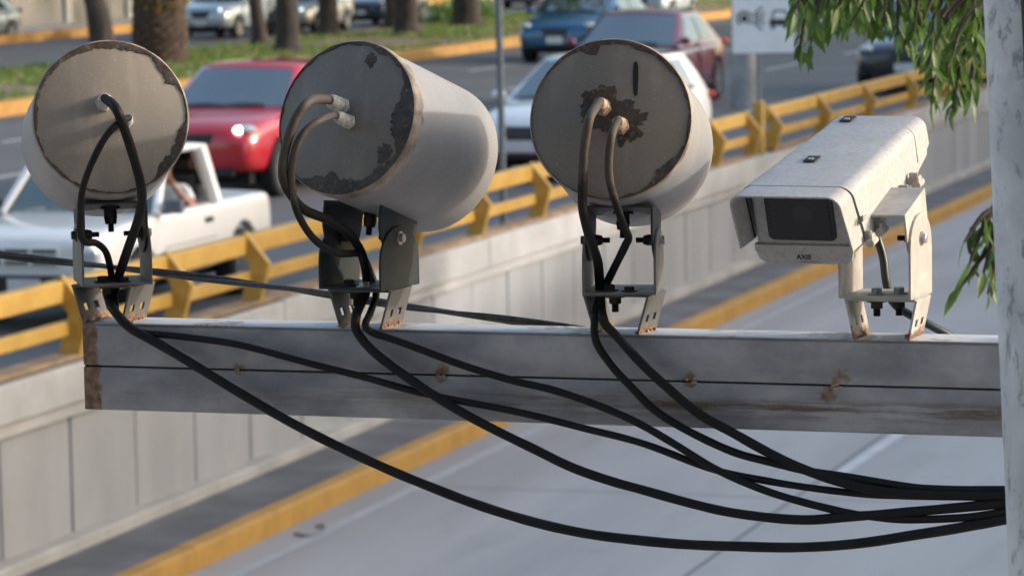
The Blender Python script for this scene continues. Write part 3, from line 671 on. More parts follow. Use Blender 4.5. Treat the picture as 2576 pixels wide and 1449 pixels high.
# ------------------------------------------------------------------ boxy camera
def cream(name, c):
    n = NT(name); a = n.noise(26, 6, stretch=(1, .5, 1)); b = n.noise(130, 4, rough=.7); d = n.noise(9, 4)
    col = n.mix(n.math('MULTIPLY', n.step(b, .42, .66), .5), c, mul(c, .58))
    col = n.mix(n.math('MULTIPLY', n.step(a, .5, .7), .25), col, mul(c, 1.15))
    col = n.mix(n.math('MULTIPLY', n.step(d, .42, .65), .38), col, mul(c, .70))
    n.set(color=col, rough=.5); return n.m
M_HOUS = cream("housing_paint", (.43, .43, .43)); M_HTOP = cream("sunshield_paint", (.45, .45, .452))
def camera_unit():
    xb = 2214
    root = empty("surveillance_camera", T(BM @ V((bX(xb), BW / 2, 0)), -BYAW), "cream boxy surveillance camera under a sunshield, on a bracket at the beam's right end", "camera")
    fc, rc_ = at(1968, 497, 3.60), at(2203, 300, 3.850)
    a = (rc_ - fc); L = a.length; a.normalize(); w = a.cross(V((0, 0, 1))).normalized(); v = w.cross(a).normalized()
    wx = w * 1.065
    H_ = Matrix(((wx.x, a.x, v.x, fc.x), (wx.y, a.y, v.y, fc.y), (wx.z, a.z, v.z, fc.z), (0, 0, 0, 1)))   # x right, y rearward, z up; origin top of the visor lip
    # sunshield: folded sheet with rounded shoulders and raked front edge
    def sect(hw, hgt, r, off=0.0, n=6):
        pts = [(-hw * 1.03 + off, -hgt)]
        pts += [(-hw + off + (r - off) * (1 - math.cos(t)) , -r + (r - off) * math.sin(t)) for t in [math.pi / 2 * k / n for k in range(n + 1)]]
        pts += [(-x, z) for x, z in reversed(pts)]
        return pts
    def shield(name, ys, hws, hts, rake, mat, th=.0028, crown=.003):
        b = MB(H_); rows = []
        for off in (0, th):
            for y, hw, hg in zip(ys, hws, hts):
                rows.append([(x, y + (-z) * rake(y), z - off * 0 + crown * (1 - (x / hw) ** 2)) for x, z in sect(hw, hg, .017, off)])
        k = len(ys); n = len(rows[0]); vs = [p for r in rows for p in r]; fs = []
        for i in range(k - 1):
            for j in range(n - 1):
                fs.append((i * n + j, i * n + j + 1, (i + 1) * n + j + 1, (i + 1) * n + j)); q = k * n
                fs.append((q + i * n + j, q + (i + 1) * n + j, q + (i + 1) * n + j + 1, q + i * n + j + 1))
        q = k * n
        for j in range(n - 1):
            fs.append((j, q + j, q + j + 1, j + 1)); e = (k - 1) * n; fs.append((e + j, e + j + 1, q + e + j + 1, q + e + j))
        for i in range(k - 1):
            for j in (0, n - 1): fs.append((i * n + j, (i + 1) * n + j, q + (i + 1) * n + j, q + i * n + j))
        b.add(vs, fs); return b.build(name, mat, root, smooth=True, angle=25)
    rk = lambda y: .45 if y < .1 else (.45 * (1 - (y - .1) / .25) if y < .35 else 0)
    shield("visor", [0, .03, .0486], [.0765, .0762, .0758], [.086, .087, .088], lambda y: .40, M_HTOP)
    shield("seam", [.0480, .0500, .0522], [.0750, .0750, .0752], [.086, .087, .087], lambda y: .42, P("seam_black", (.03, .03, .032), .7), crown=.0018)
    shield("sunshield", [.0514, .1, .2, .3, L - .05, L], [.0775, .0765, .0735, .0705, .0690, .0685], [.088, .090, .084, .074, .066, .052], rk, M_HTOP)
    shield("rear_hood", [L - .045, L - .01, L + .012], [.0697, .0692, .0685], [.052, .047, .040], lambda y: 0, M_HTOP)
    # housing body
    b = MB(H_); rows = []
    for y, hw, zt, zb in ((.056, .0655, -.006, -.110), (.075, .0655, -.006, -.113), (.2, .063, -.006, -.112), (L - .02, .059, -.006, -.092)):
        r_ = .012
        pts = [(-hw, y, zt), (hw, y, zt), (hw, y, zb + .022), (hw * .96, y, zb + .008), (hw * .84, y, zb), (-hw * .84, y, zb), (-hw * .96, y, zb + .008), (-hw, y, zb + .022)]
        rows.append([(x, yy + (-z) * .12 if y < .06 else yy, z) for x, yy, z in pts])
    n = 8; vs = [p for r in rows for p in r]; fs = [tuple(range(n)), tuple(range(3 * n, 4 * n))[::-1]]
    for i in range(3):
        for j in range(n): fs.append((i * n + j, (i + 1) * n + j, (i + 1) * n + (j + 1) % n, i * n + (j + 1) % n))
    b.add(vs, fs); b.build("housing", M_HOUS, root, bevel=.004, smooth=True, angle=40)
    fm = H_ @ Matrix.Translation((0, .0405, 0)) @ Matrix.Rotation(math.pi / 2 + math.atan(.12) * -1, 4, 'X')   # front plane: x right, y up, z toward viewer
    fm = H_ @ Matrix(((1, 0, 0, 0), (0, -.12, -1, .0560), (0, 1, -.12, 0), (0, 0, 0, 1)))
    def rrect(x0, y0, x1, y1, r, n=5):
        out = []
        for cx, cy, a0 in ((x1 - r, y1 - r, 0), (x0 + r, y1 - r, 90), (x0 + r, y0 + r, 180), (x1 - r, y0 + r, 270)):
            out += [(cx + r * math.cos(math.radians(a0 + 90 * k / n)), cy + r * math.sin(math.radians(a0 + 90 * k / n))) for k in range(n + 1)]
        return out
    b = MB(); b.prism(rrect(-.0475, -.0820, .0475, -.0065, .009), fm @ Matrix.Translation((0, 0, -.001)), .0026); b.build("window_frame", P("black_gasket", (.010, .010, .011), .45), root, bevel=.0006)
    gl = NT("camera_glass"); gl.set(color=(.006, .007, .013), rough=.06, ior=1.45)
    b = MB(); b.prism(rrect(-.0405, -.0775, .0405, -.0110, .005), fm @ Matrix.Translation((0, 0, .0012)), .0012); wn = b.build("window", gl.m, root)
    b = MB(); b.lathe([(.0135, 0), (.0145, .0004), (.0125, .0006), (.0125, .0003), (.0, .0003)], fm @ Matrix.Translation((.004, -.042, .0022)), 32); b.build("lens", P("lens_ring", (.014, .015, .022), .25), wn)
    b = MB()
    for sg in (-1, 1):
        for k in range(8): b.box((sg * .0440, -.066 + k * .0062, .0019), (.0012, .0012, .0006), fm)
    b.build("heater_dots", P("dot_grey", (.10, .10, .105), .5), root)
    # lower front cover with printed name
    b = MB(); pr = [(-.0675, -.0915), (.0675, -.0915), (.0675, -.1000), (.0645, -.1110), (.055, -.1170), (-.055, -.1170), (-.0645, -.1110), (-.0675, -.1000)]
    b.prism(pr, fm @ Matrix.Translation((0, 0, -.004)), .0072); b.build("front_cover", M_HOUS, root, bevel=.0015)
    b = MB(); b.prism([(-.0685, -.0880), (.0685, -.0880), (.0685, -.0990), (-.0685, -.0990)], fm @ Matrix.Translation((0, 0, -.004)), .0082); b.build("front_strip", M_HOUS, root, bevel=.001)
    ink = P("logo_ink", (.02, .02, .022), .5); inkg = P("logo_grey", (.32, .31, .30), .5)
    q = fm @ Matrix.Translation((-.002, -.1065, .0034))
    text_mesh("AXIS", .0098, q, mat=ink, name="logo", parent=root, bold=.00025, shear=.12)
    text_mesh("COMMUNICATIONS", .0026, fm @ Matrix.Translation((.004, -.1135, .0034)), mat=inkg, name="logo_text", parent=root)
    b = MB(); b.prism([(0, -.004), (.0042, .0035), (.0048, .0035), (.0012, -.004)], q @ Matrix.Translation((.0140, 0, 0)), .0004); b.prism([(.005, .0030), (.010, -.004), (.0093, -.004), (.0046, .002)], q @ Matrix.Translation((.0140, 0, 0)), .0004); b.build("logo_swoosh", inkg, root)
    # right side logo
    SL = H_.inverted() @ on_plane(2164, 556, H_ @ V((.0812, 0, 0)), w)
    sm = H_ @ Matrix(((0, 0, 1, .0812), (1, 0, 0, 0), (0, 1, 0, 0), (0, 0, 0, 1)))
    text_mesh("AXIS", .0115, sm @ Matrix.Translation((SL.y, SL.z, 0)), mat=ink, name="logo", parent=root, bold=.0003, shear=.12)
    b = MB(); b.prism([(0, -.004), (.0042, .0035), (.0048, .0035), (.0012, -.004)], sm @ Matrix.Translation((SL.y + .017, SL.z, 0)), .0004); b.prism([(.005, .0030), (.010, -.004), (.0093, -.004), (.0046, .002)], sm @ Matrix.Translation((SL.y + .017, SL.z, 0)), .0004); b.build("logo_swoosh", inkg, root)
    # screw recesses in the top
    for (px, py, dd) in ((2136, 340, 3.86), (2044, 419, 3.72)):
        l = H_.inverted() @ at(px, py, dd); 
        b = MB(H_); b.box((l.x, l.y, .0030), (.017, .026, .0016)); b.build("recess", P("recess_black", (.02, .02, .021), .7), root)
        b = MB(H_); b.lathe([(.0045, 0), (.0045, .001), (.003, .0013), (0, .0013)], Matrix.Translation((l.x, l.y - .004, .0038)), 12); b.build("screw", M_BOLT, root)
    # latches
    lq = []
    for px_, py_ in ((2183, 600), (2208, 572), (2276, 486), (2300, 455)):
        l = H_.inverted() @ on_plane(px_, py_, H_ @ V((.081, 0, 0)), w); lq.append((l.y, l.z))
    for yy, zl_ in lq:
        zb = zl_; x0 = .0765
        b = MB(H_); b.box((x0 + .004, yy, zb + .004), (.012, .004, .016)); b.cyl((x0 + .010, yy - .011, zb - .004), (x0 + .010, yy + .011, zb - .004), .0062, 14); b.box((x0 + .004, yy + .01, zb - .002), (.016, .0035, .014)); b.box((x0 + .012, yy - .004, zb + .003), (.004, .012, .012))
        b.build("latch", M_CREAMY, root, bevel=.0008)
    # bracket
    base_bracket(root, bX(xb), M_CREAM, wt=.102, wb=.078, dp=.085)
    yb = frame(BM @ V((bX(xb), BW / 2, HB + .0005)), math.radians(23)) @ Matrix.Translation((-.002, -.0525, 0))
    yoke(root, yb, M_CREAMY, M_CREAMY, wd_=.106, dp=.105, hl=.118, hu=.138, hp=.082, tilt=-.30, hang=False)
    for p in ((-.006, .03), (.022, .045)):
        b = MB(yb); hexa(b, (p[0], p[1], .0036), (0, 0, 1), .0085, .010); b.build("base_bolt", M_BOLT, root)
        b = MB(yb); hexa(b, (p[0], p[1], -.0042), (0, 0, -1), .0095, .012); thread(b, (p[0], p[1], -.015), (0, 0, -1), .0055, .013); b.build("base_nut", M_BLKB, root)
    for sg in (-1, 1):
      b = MB(BM)
      for k in range(16): b.ell((bX(xb) + sg * .038 + random.gauss(0, .004), random.uniform(.004, .05), random.uniform(0, .006)), (random.uniform(.001, .003), random.uniform(.001, .004), random.uniform(.001, .004)), n=7, k=4)
      b.build("weld_bead", P("weld_crust", (.36, .25, .17), .85, var=.6, scale=110, bump=.5), root, smooth=True)
camera_unit()
b = MB(); p3 = spline([at(*p) for p in ((2190, 560, 3.78), (2207, 600, 3.77), (2222, 650, 3.77), (2228, 700, 3.77), (2238, 745, 3.775), (2258, 772, 3.775), (2290, 792, 3.77), (2340, 818, 3.77), (2400, 850, 3.78), (2470, 890, 3.80))], 8)
b.tube(p3, .0062, 12); tag(b.build("cable", P("blue_black_cable", (.016, .030, .040), .4, var=.4, scale=30), smooth=True, origin=p3[0], angle=80), "thin blue-black cable dropping from the boxy camera through its cream bracket", "cable")

# ------------------------------------------------------------------ post at the right edge
def post():
    n = NT("weathered_post"); a = n.noise(14, 6); b_ = n.noise(45, 5, rough=.7, stretch=(1, 1, .6)); 
    col = n.mix(n.step(a, .35, .65), (.50, .50, .52), (.64, .635, .65)); col = n.mix(n.math('MULTIPLY', n.step(b_, .53, .66), .75), col, (.2, .2, .22))
    n.set(color=col, rough=.75); n.bump(b_, .4, .003)
    D = 3.12; R = .085
    bt, tp = at(2560, 2600, D), at(2440, -1500, D)
    lo = at(2540, 1449, D); hi = at(2474.5, 0, D); d = (hi - lo).normalized(); off = V((1, 0, 0)) * (R + .0)
    p = lo + off; k0 = (ZL - p.z) / d.z; base = p + d * k0; top = p + d * 2.6
    r = empty("concrete_post", T(base), "mottled grey post at the photo's right edge carrying the steel beam", "post")
    m = MB(); m.tube([base, p, top], [R * 1.05, R, R * .98], 40); m.build("shaft", n.m, r, smooth=True)
    m = MB(); q = base + V((R * .35, -R * 1.02, 0)); q2 = top + V((R * .35 - .0, -R * 1.0, 0)); 
    hi2 = at(2572, 0, D - .05); lo2 = hi2 - d * 6 + V((.12, 0, 0)) * 0
    m.tube([hi2 - d * (hi2.z - ZL) / d.z + V((.02, 0, 0)), hi2 + d * 2.2], [.0085, .0085], 14); m.build("conduit", P("conduit_black", (.015, .015, .016), .6), r, smooth=True)
    m = MB(); c = PB + bx * .16 + V((0, .0, -.02)); 
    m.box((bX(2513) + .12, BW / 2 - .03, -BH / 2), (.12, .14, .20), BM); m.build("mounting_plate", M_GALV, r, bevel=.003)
post()

# ------------------------------------------------------------------ leaves of the near tree
def leaf(b, p, d, up, L, w, curl):
    d = d.normalized(); s_ = d.cross(up).normalized(); n_ = s_.cross(d)
    vs = []
    for k, (t, ww) in enumerate(((0, .06), (.2, .6), (.45, 1), (.72, .72), (1, .02))):
        c = p + d * L * t - n_ * curl * L * t * t - V((0, 0, 1)) * L * .12 * t * t
        vs += [c - s_ * w * ww + n_ * w * .35 * ww, c, c + s_ * w * ww + n_ * w * .35 * ww]
    b.add(vs, [(3 * i + j, 3 * i + j + 1, 3 * i + j + 4, 3 * i + j + 3) for i in range(4) for j in range(2)])
def leaf_mat(name, c1, c2):
    n = NT(name); a = n.noise(9, 3); n.set(color=n.mix(n.step(a, .35, .65), c1, c2), rough=.45)
    t = n.t.nodes.new("ShaderNodeBsdfTranslucent"); t.inputs[0].default_value = (*mul(c2, 1.5), 1)
    mx = n.t.nodes.new("ShaderNodeMixShader"); mx.inputs[0].default_value = .35
    n.t.links.new(n.b.outputs[0], mx.inputs[1]); n.t.links.new(t.outputs[0], mx.inputs[2]); n.t.links.new(mx.outputs[0], n.o.inputs[0]); return n.m
M_LEAF = leaf_mat("leaf_green", (.028, .072, .013), (.085, .16, .03))
M_BARK = P("bark", (.055, .042, .035), .9, var=.45, scale=9, bump=.8, bdist=.02, stretch=(1, 1, .25))
def near_tree():
    base = V((at(2860, 700, 6.6).x, at(2860, 700, 6.6).y, ZL))
    root = empty("tree", T(base), "leafy green tree hanging narrow leaves into the top right corner", "tree")
    rg = random.Random(3); tr = MB(); lf = MB()
    top = base + V((.1, .2, 6.6))
    tr.tube(spline([base, base + V((.05, 0, 2)), base + V((-.03, .1, 4)), top], 6), [.16 - .09 * i / 18 for i in range(19)], 14)
    def twig(pts, n, L, spread, w=.011):
        P3 = spline(pts, 6); tr.tube(P3, [.010 - .008 * i / (len(P3) - 1) for i in range(len(P3))], 6)
        for i in range(n):
            f = (i + rg.random()) / n; k = min(int(f * (len(P3) - 1)), len(P3) - 2); p = P3[k].lerp(P3[k + 1], f * (len(P3) - 1) - k)
            tg = (P3[k + 1] - P3[k]).normalized(); d = tg * .35 + V((rg.uniform(-1, 1), rg.uniform(-1, 1), rg.uniform(-.7, .25))) * spread + V((0, 0, -.55))
            leaf(lf, p, d, V((rg.uniform(-.8, .8), rg.uniform(-.8, .8), 1)), L * rg.uniform(.4, 1.35), w * rg.uniform(.7, 1.2), rg.uniform(-.1, .35))
    limb0 = base + V((-.02, .05, 4.8))
    # hanging sprays: px points at the depth given
    sprays = []
    for i in range(64):
        x = rg.uniform(1985, 2500); D = rg.uniform(5.7, 7.0)
        y1 = -40 + 160 * ((x - 1985) / 515) ** .8 * rg.uniform(.5, 1.3) + rg.uniform(0, 70)
        sprays.append((x + rg.uniform(40, 160), y1 - rg.uniform(140, 260), x, y1, D, 12))
    sprays += [(2420, -60, 2375, 200, 6.2, 22), (2440, 60, 2395, 275, 6.25, 20), (2400, 20, 2345, 255, 6.1, 16), (2450, 80, 2440, 250, 6.4, 14), (2050, -60, 2010, 140, 6.2, 12), (2060, -40, 2040, 110, 6.3, 10), (2120, -40, 2100, 60, 6.3, 10), (2150, -80, 2165, 45, 6.4, 12), (2240, -100, 2225, 50, 6.2, 14), (2300, -50, 2260, 90, 6.4, 12), (2330, -40, 2300, 80, 6.5, 12)]
    for (xa, ya, xb, yb, D, n) in sprays:
        a, c = at(xa, ya, D), at(xb, yb, D - .05); md = a.lerp(c, .55) + V((rg.uniform(-.02, .02), 0, .03))
        twig([a, md, c], int(n * 1.6), .054, .9, .0092)
        h = limb0 + V((rg.uniform(-.3, 0), rg.uniform(-.3, .3), rg.uniform(.2, .8)))
        tr.tube(spline([h, h.lerp(a, .5) + V((0, 0, .12)), a], 5), [.016 - .010 * i / 10 for i in range(11)], 6)
    for (xa, ya, xb, yb, n) in ((2520, 500, 2440, 660, 14), (2520, 520, 2425, 610, 10), (2540, 600, 2420, 720, 12), (2530, 560, 2470, 700, 10), (2520, 640, 2485, 740, 9)):
        a, c = at(xa, ya, 5.6), at(xb, yb, 5.55); twig([a, a.lerp(c, .5) + V((0, 0, .02)), c], n, .062, .8, .009)
    a0 = at(2530, 560, 5.6); tr.tube(spline([base + V((-.02, .05, 4.0)), a0 + V((.18, .3, .2)), a0, at(2500, 600, 5.58)], 5), .008, 6)
    for i in range(70):      # the rest of the crown, above and right of the picture
        a = top + V((rg.gauss(.2, .8), rg.gauss(.2, .8), rg.uniform(-.6, .8)))
        if a.x < 1.9 and a.z < 5.0: continue
        twig([a, a + V((rg.uniform(-.2, .2), rg.uniform(-.2, .2), -.15)), a + V((rg.uniform(-.3, .3), rg.uniform(-.3, .3), -.4))], 16, .085, .8)
        tr.tube([top + V((0, 0, -.8)), a], [.014, .006], 6)
    tr.build("branches", M_BARK, root, smooth=True, recalc=False); lf.build("crown", M_LEAF, root, smooth=True, recalc=False, angle=180)
near_tree()

# ------------------------------------------------------------------ sign, poles
M_POST = P("galvanised_post", (.12, .145, .165), .5, .35, var=.2, scale=6)
def sign():
    pb = s_at(1918, SW + .16, ZC); d = pb.y
    r = empty("road_sign", T(pb), "white square sign with black camera and car pictograms on a thin pole", "sign")
    b = MB(); b.tube([pb, V((pb.x - .02, pb.y, 4.4))], .032, 14); b.build("pole", M_POST, r, smooth=True)
    tl, br = at(1836, -60, (d - .05) / KD), at(2001, 135, (d - .05) / KD); w = br.x - tl.x; zb = br.z; h = 1.18
    m = Matrix(((1, 0, 0, tl.x), (0, 0, -1, d - .045), (0, 1, 0, zb), (0, 0, 0, 1))) # local x right, y up, z toward viewer
    m = m @ Matrix.Rotation(math.radians(-3), 4, 'Y')
    def rr(x0, y0, x1, y1, q, n=4):
        out = []
        for cx, cy, a0 in ((x1 - q, y1 - q, 0), (x0 + q, y1 - q, 90), (x0 + q, y0 + q, 180), (x1 - q, y0 + q, 270)):
            out += [(cx + q * math.cos(math.radians(a0 + 90 * k / n)), cy + q * math.sin(math.radians(a0 + 90 * k / n))) for k in range(n + 1)]
        return out
    b = MB(); b.prism(rr(0, 0, w, h, .04), m, .004); b.build("board_back", P("sign_edge", (.10, .115, .125), .5), r)
    b = MB(); b.prism(rr(.012, .012, w - .012, h - .012, .035), m @ Matrix.Translation((0, 0, .0042)), .002); b.build("board", P("sign_white", (.78, .80, .83), .55, var=.05, scale=3), r)
    sx = w / 165; px = lambda x: (x - 1836) * sx; py = lambda y: (135 - y) * sx
    ink = P("sign_ink", (.035, .04, .05), .5); ik = MB(); mz = m @ Matrix.Translation((0, 0, .0064)); mz2 = m @ Matrix.Translation((0, 0, .0086)); mz3 = m @ Matrix.Translation((0, 0, .0108))
    def blk(x0, y0, x1, y1, q=.01): ik.prism(rr(px(x0), py(y1), px(x1), py(y0), q), mz, .002)
    blk(1851, 30, 1888, 57, .02); blk(1859, 24, 1880, 30.4, .006)
    for k, (x0, y0, x1, y1) in enumerate(((1893, 34, 1916, 14), (1895, 39, 1922, 29), (1896, 44, 1922, 43.5), (1895, 49, 1922, 58), (1893, 54, 1916, 74))):
        dx, dy = px(x1) - px(x0), py(y1) - py(y0); l = math.hypot(dx, dy); nx, ny = -dy / l * .012, dx / l * .012
        ik.prism([(px(x0) - nx, py(y0) - ny), (px(x1) - nx, py(y1) - ny), (px(x1) + nx, py(y1) + ny), (px(x0) + nx, py(y0) + ny)], mz, .002)
    blk(1934, 46, 1985, 63, .02); blk(1938, 60, 1947, 72, .012); blk(1972, 60, 1981, 72, .012)
    ik.prism([(px(1938), py(47)), (px(1944), py(23)), (px(1977), py(23)), (px(1982), py(47)), (px(1977.5), py(47)), (px(1974), py(27.5)), (px(1947), py(27.5)), (px(1942.5), py(47))], mz, .002)
    ik.build("pictogram", ink, r)
    w2 = MB(); w2.lathe([(.075, 0), (.075, .002), (0, .002)], mz2 @ Matrix.Translation((px(1870), py(43.5), 0)), 24); w2.build("pictogram_lens", P("sign_white", (.56, .59, .63), .55), r)
    w2 = MB(); w2.lathe([(.052, 0), (.052, .002), (0, .002)], mz3 @ Matrix.Translation((px(1870), py(43.5), 0)), 24); w2.build("pictogram_pupil", ink, r)
sign()
pb = s_at(1270, SW + .22, ZC)
b = MB(); b.tube([pb, V((pb.x - .03, pb.y, 5.6))], .036, 14); b.lathe([(.09, 0), (.09, .015), (.045, .02), (.045, .06)], Matrix.Translation(pb), 16)
tag(b.build("metal_pole", M_POST, smooth=True, origin=pb), "thin blue-grey metal pole rising behind the railing between the middle drums", "pole")
pb = s_at(1874, 20.2, 0); pb = ground(1876, 272, 0)
b = MB(); b.tube([pb, pb + V((-.05, 0, 7.5))], [.25, .17], 24)
tag(b.build("utility_pole", P("pole_concrete", (.33, .32, .315), .85, var=.15, scale=3), smooth=True, origin=pb), "stout pale concrete pole standing behind the white camera sign", "pole")

# ------------------------------------------------------------------ vehicles
M_TYRE = P("tyre_rubber", (.018, .018, .019), .8, var=.3, scale=20); M_RIMS = P("alloy", (.42, .43, .45), .35, .8, var=.2, scale=15)
M_TRIM = P("black_trim", (.014, .014, .016), .45); M_UNDER = P("underbody", (.012, .012, .013), .9); M_PLATE = P("plate_white", (.62, .62, .62), .5, var=.05)
M_GLASS = NT("car_glass"); M_GLASS.set(color=(.035, .05, .052), rough=.04, ior=2.7, spec=.8); M_GLASS = M_GLASS.m
M_LAMP = NT("lamp_glass"); M_LAMP.set(color=(.55, .58, .60), rough=.12, ior=1.6, metal=.3); M_LAMP = M_LAMP.m
M_HEAD = emit("lit_headlamp", (.9, .95, 1.0), 3.2); M_HEADG = emit("lit_headlamp_soft", (.78, .92, .86), 1.0)
M_TAIL = NT("tail_red"); M_TAIL.set(color=(.42, .05, .02), rough=.2); M_TAIL = M_TAIL.m
def paint(name, c, metal=.0):
    n = NT(name); d = n.noise(3, 4); n.set(color=n.mix(n.step(d, .4, .7), c, mul(c, .93)), rough=.32, metal=metal, coat=1.0, coatr=.06); return n.m
def wheel(root, x, y, r, w=.21):
    sg = 1 if y > 0 else -1
    m = WM[root.name] @ Matrix.Translation((x, y, r)) @ Matrix.Rotation(-sg * math.pi / 2, 4, 'X')   # z outward
    b = MB(m); b.lathe([(r * .66, -w), (r * .93, -w), (r, -w * .85), (r, -w * .15), (r * .93, 0), (r * .68, .0), (r * .66, -.02)], Matrix.Identity(4), 36, closed=True)
    t = b.build("wheel", M_TYRE, root, smooth=True)
    b = MB(m); b.lathe([(r * .67, -.03), (r * .66, -.008), (r * .62, -.012), (r * .6, -.06), (0, -.07)], Matrix.Identity(4), 28)
    for k in range(7):
        q = Matrix.Rotation(2 * math.pi * k / 7, 4, 'Z'); b.box((r * .34, 0, -.022), (r * .58, r * .15, .022), q)
    b.lathe([(r * .17, -.04), (r * .16, -.008), (0, -.006)], Matrix.Identity(4), 16)
    b.build("rim", M_RIMS, t)
CARS = {
 'sedan': dict(body=[(-.5, .78, .46, .78), (-.485, .90, .36, .96), (-.42, .96, .28, 1.02), (-.28, 1, .23, .985), (-.1, 1, .20, .955), (.12, 1, .20, .94), (.24, .995, .21, .93), (.33, .98, .22, .89), (.42, .95, .24, .82), (.47, .88, .28, .74), (.492, .78, .33, .67), (.5, .66, .40, .58)], base=(-.405, .255), roof=(-.235, .045), bw=.925, rw=.70),
 'suv': dict(body=[(-.5, .84, .50, .95), (-.485, .94, .40, 1.08), (-.40, .985, .32, 1.10), (-.25, 1, .28, 1.08), (0, 1, .26, 1.06), (.15, 1, .26, 1.05), (.25, .995, .27, 1.04), (.34, .98, .28, 1.00), (.43, .95, .30, .94), (.475, .88, .34, .86), (.493, .79, .38, .78), (.5, .68, .46, .66)], base=(-.475, .245), roof=(-.40, .035), bw=.93, rw=.74),
 'hatch': dict(body=[(-.5, .82, .46, .90), (-.485, .92, .36, 1.0), (-.40, .98, .28, 1.01), (-.25, 1, .24, .99), (0, 1, .22, .96), (.15, 1, .22, .95), (.25, .995, .23, .94), (.34, .98, .24, .90), (.43, .95, .26, .83), (.475, .88, .30, .75), (.493, .79, .35, .68), (.5, .68, .42, .58)], base=(-.47, .265), roof=(-.37, .05), bw=.93, rw=.72),
}
HEAD = math.atan2(-UD.y, -UD.x)      # everything drives toward the near left
def car_place(x, y, lx, ly, head=HEAD, scale=1.0):
    "root matrix so that the car's local ground point (lx, ly) is seen at pixel (x, y)"
    p = ground(x, y, 0); r = Matrix.Rotation(head, 4, 'Z') @ Matrix.Scale(scale, 4); return Matrix.Translation(p - (r @ V((lx, ly, 0)))) @ r
def make_car(name, label, m, style, col, L=4.4, Wd=1.78, H=1.47, metal=.0, wr=.32, group="cars in the traffic behind the railing", lamp=None, grille=M_TRIM, cat="car"):
    S = CARS[style]; root = empty(name, m, label, cat, group); hw = Wd / 2; mp = paint("car_paint_" + str(len(MC)), col, metal); MC["p%d" % len(MC)] = mp
    ub = MB(m); rows = []
    for fx, fw, zb, zt in S['body']:
        x = fx * L; w = fw * hw
        half = [(0, zb), (.55 * w, zb), (.90 * w, zb + .02), (.985 * w, zb + .12), (w, zb + (zt - zb) * .45), (.985 * w, zb + (zt - zb) * .72), (.93 * w, zt - .045), (.82 * w, zt - .005), (.5 * w, zt + .018), (0, zt + .028)]
        rows.append([(x, y, z) for y, z in half] + [(x, -y, z) for y, z in half[-2:0:-1]])
    n = len(rows[0]); vs = [p for r in rows for p in r]; fs = [tuple(range(n)), tuple(range((len(rows) - 1) * n, len(rows) * n))[::-1]]
    for i in range(len(rows) - 1):
        for j in range(n): fs.append((i * n + j, (i + 1) * n + j, (i + 1) * n + (j + 1) % n, i * n + (j + 1) % n))
    ub.add(vs, fs); body = ub.build("body", mp, root, smooth=True, sub=2)
    ax = (.305 * L, -.295 * L)
    c = MB(m)
    for x in ax:
        for sg in (-1, 1): c.lathe([(wr * 1.14, -.28), (wr * 1.14, .12)], Matrix.Translation((x, sg * hw, wr * 1.02)) @ Matrix.Rotation(-sg * math.pi / 2, 4, 'X'), 28)
    apply_mods(body); cut(body, c, M_UNDER)
    b = MB(m); b.box((0, 0, .30), (L * .86, Wd * .74, .22)); b.build("underbody", M_UNDER, root)
    # cabin
    zb_ = S['body'][5][3] - .02; xb0, xf0 = S['base'][0] * L, S['base'][1] * L; xb1, xf1 = S['roof'][0] * L, S['roof'][1] * L; wb, wr_ = S['bw'] * hw, S['rw'] * hw
    ez = lambda t: zb_ + (H - .03 - zb_) * t
    wt = lambda t: wb + (wr_ - wb) * (t ** 1.15)
    def front(u, t, o=0):  # u -1..1 across
        x = xf0 + (xf1 - xf0) * (t ** .92); y = u * wt(t); return V((x - .14 * u * u * (1 - .3 * t) + o * .5, y, ez(t) + .03 * (1 - u * u) * t + o * .8))
    def rear(u, t, o=0):
        x = xb0 + (xb1 - xb0) * (t ** 1.1); y = u * wt(t); return V((x + .12 * u * u - o * .7, y, ez(t) + .03 * (1 - u * u) * t + o * .6))
    def side(u, t, sg, o=0):  # u 0 front .. 1 rear
        a, c_ = front(sg, t), rear(sg, t); p = a.lerp(c_, u); p.y = sg * (wt(t) + .03 * math.sin(math.pi * u) * (1 - .5 * t) + o); p.z += o * .3; return p
    tl = [0, .25, .55, .85, .96, 1.0]; ring = []
    for t in tl:
        r = [front(-1 + 2 * k / 8, t) for k in range(9)] + [side(k / 8, t, 1) for k in range(1, 8)] + [rear(1 - 2 * k / 8, t) for k in range(9)] + [side(1 - k / 8, t, -1) for k in range(1, 8)]
        ring.append(r)
    n = len(ring[0]); vs = [p for r in ring for p in r]; cen = len(vs); fs = []
    for i in range(len(tl) - 1):
        for j in range(n): fs.append((i * n + j, i * n + (j + 1) % n, (i + 1) * n + (j + 1) % n, (i + 1) * n + j))
    # roof skin
    top = []
    nn = 6
    for k in range(nn + 1):
        for q in range(9):
            u = -1 + 2 * q / 8; a, c_ = front(u, 1), rear(u, 1); p = a.lerp(c_, k / nn); p.z += .035 * math.sin(math.pi * k / nn) ; top.append(p)
    o_ = len(vs); vs += top
    for k in range(nn):
        for q in range(8): fs.append((o_ + k * 9 + q, o_ + k * 9 + q + 1, o_ + (k + 1) * 9 + q + 1, o_ + (k + 1) * 9 + q))
    b = MB(m); b.add(vs, fs); b.build("roof", mp, root, smooth=True, angle=60)
    def panel(nm, fn, mat, par=root, nu=8, nv=5):
        b = MB(m); b.grid(lambda u, v: fn(u, v), nu, nv); return b.build(nm, mat, par, smooth=True, recalc=False)
    panel("windshield", lambda u, v: front(-.90 + 1.80 * u, .07 + .83 * v, .010), M_GLASS)
    panel("rear_window", lambda u, v: rear(-.86 + 1.72 * u, .16 + .70 * v, .010), M_GLASS)
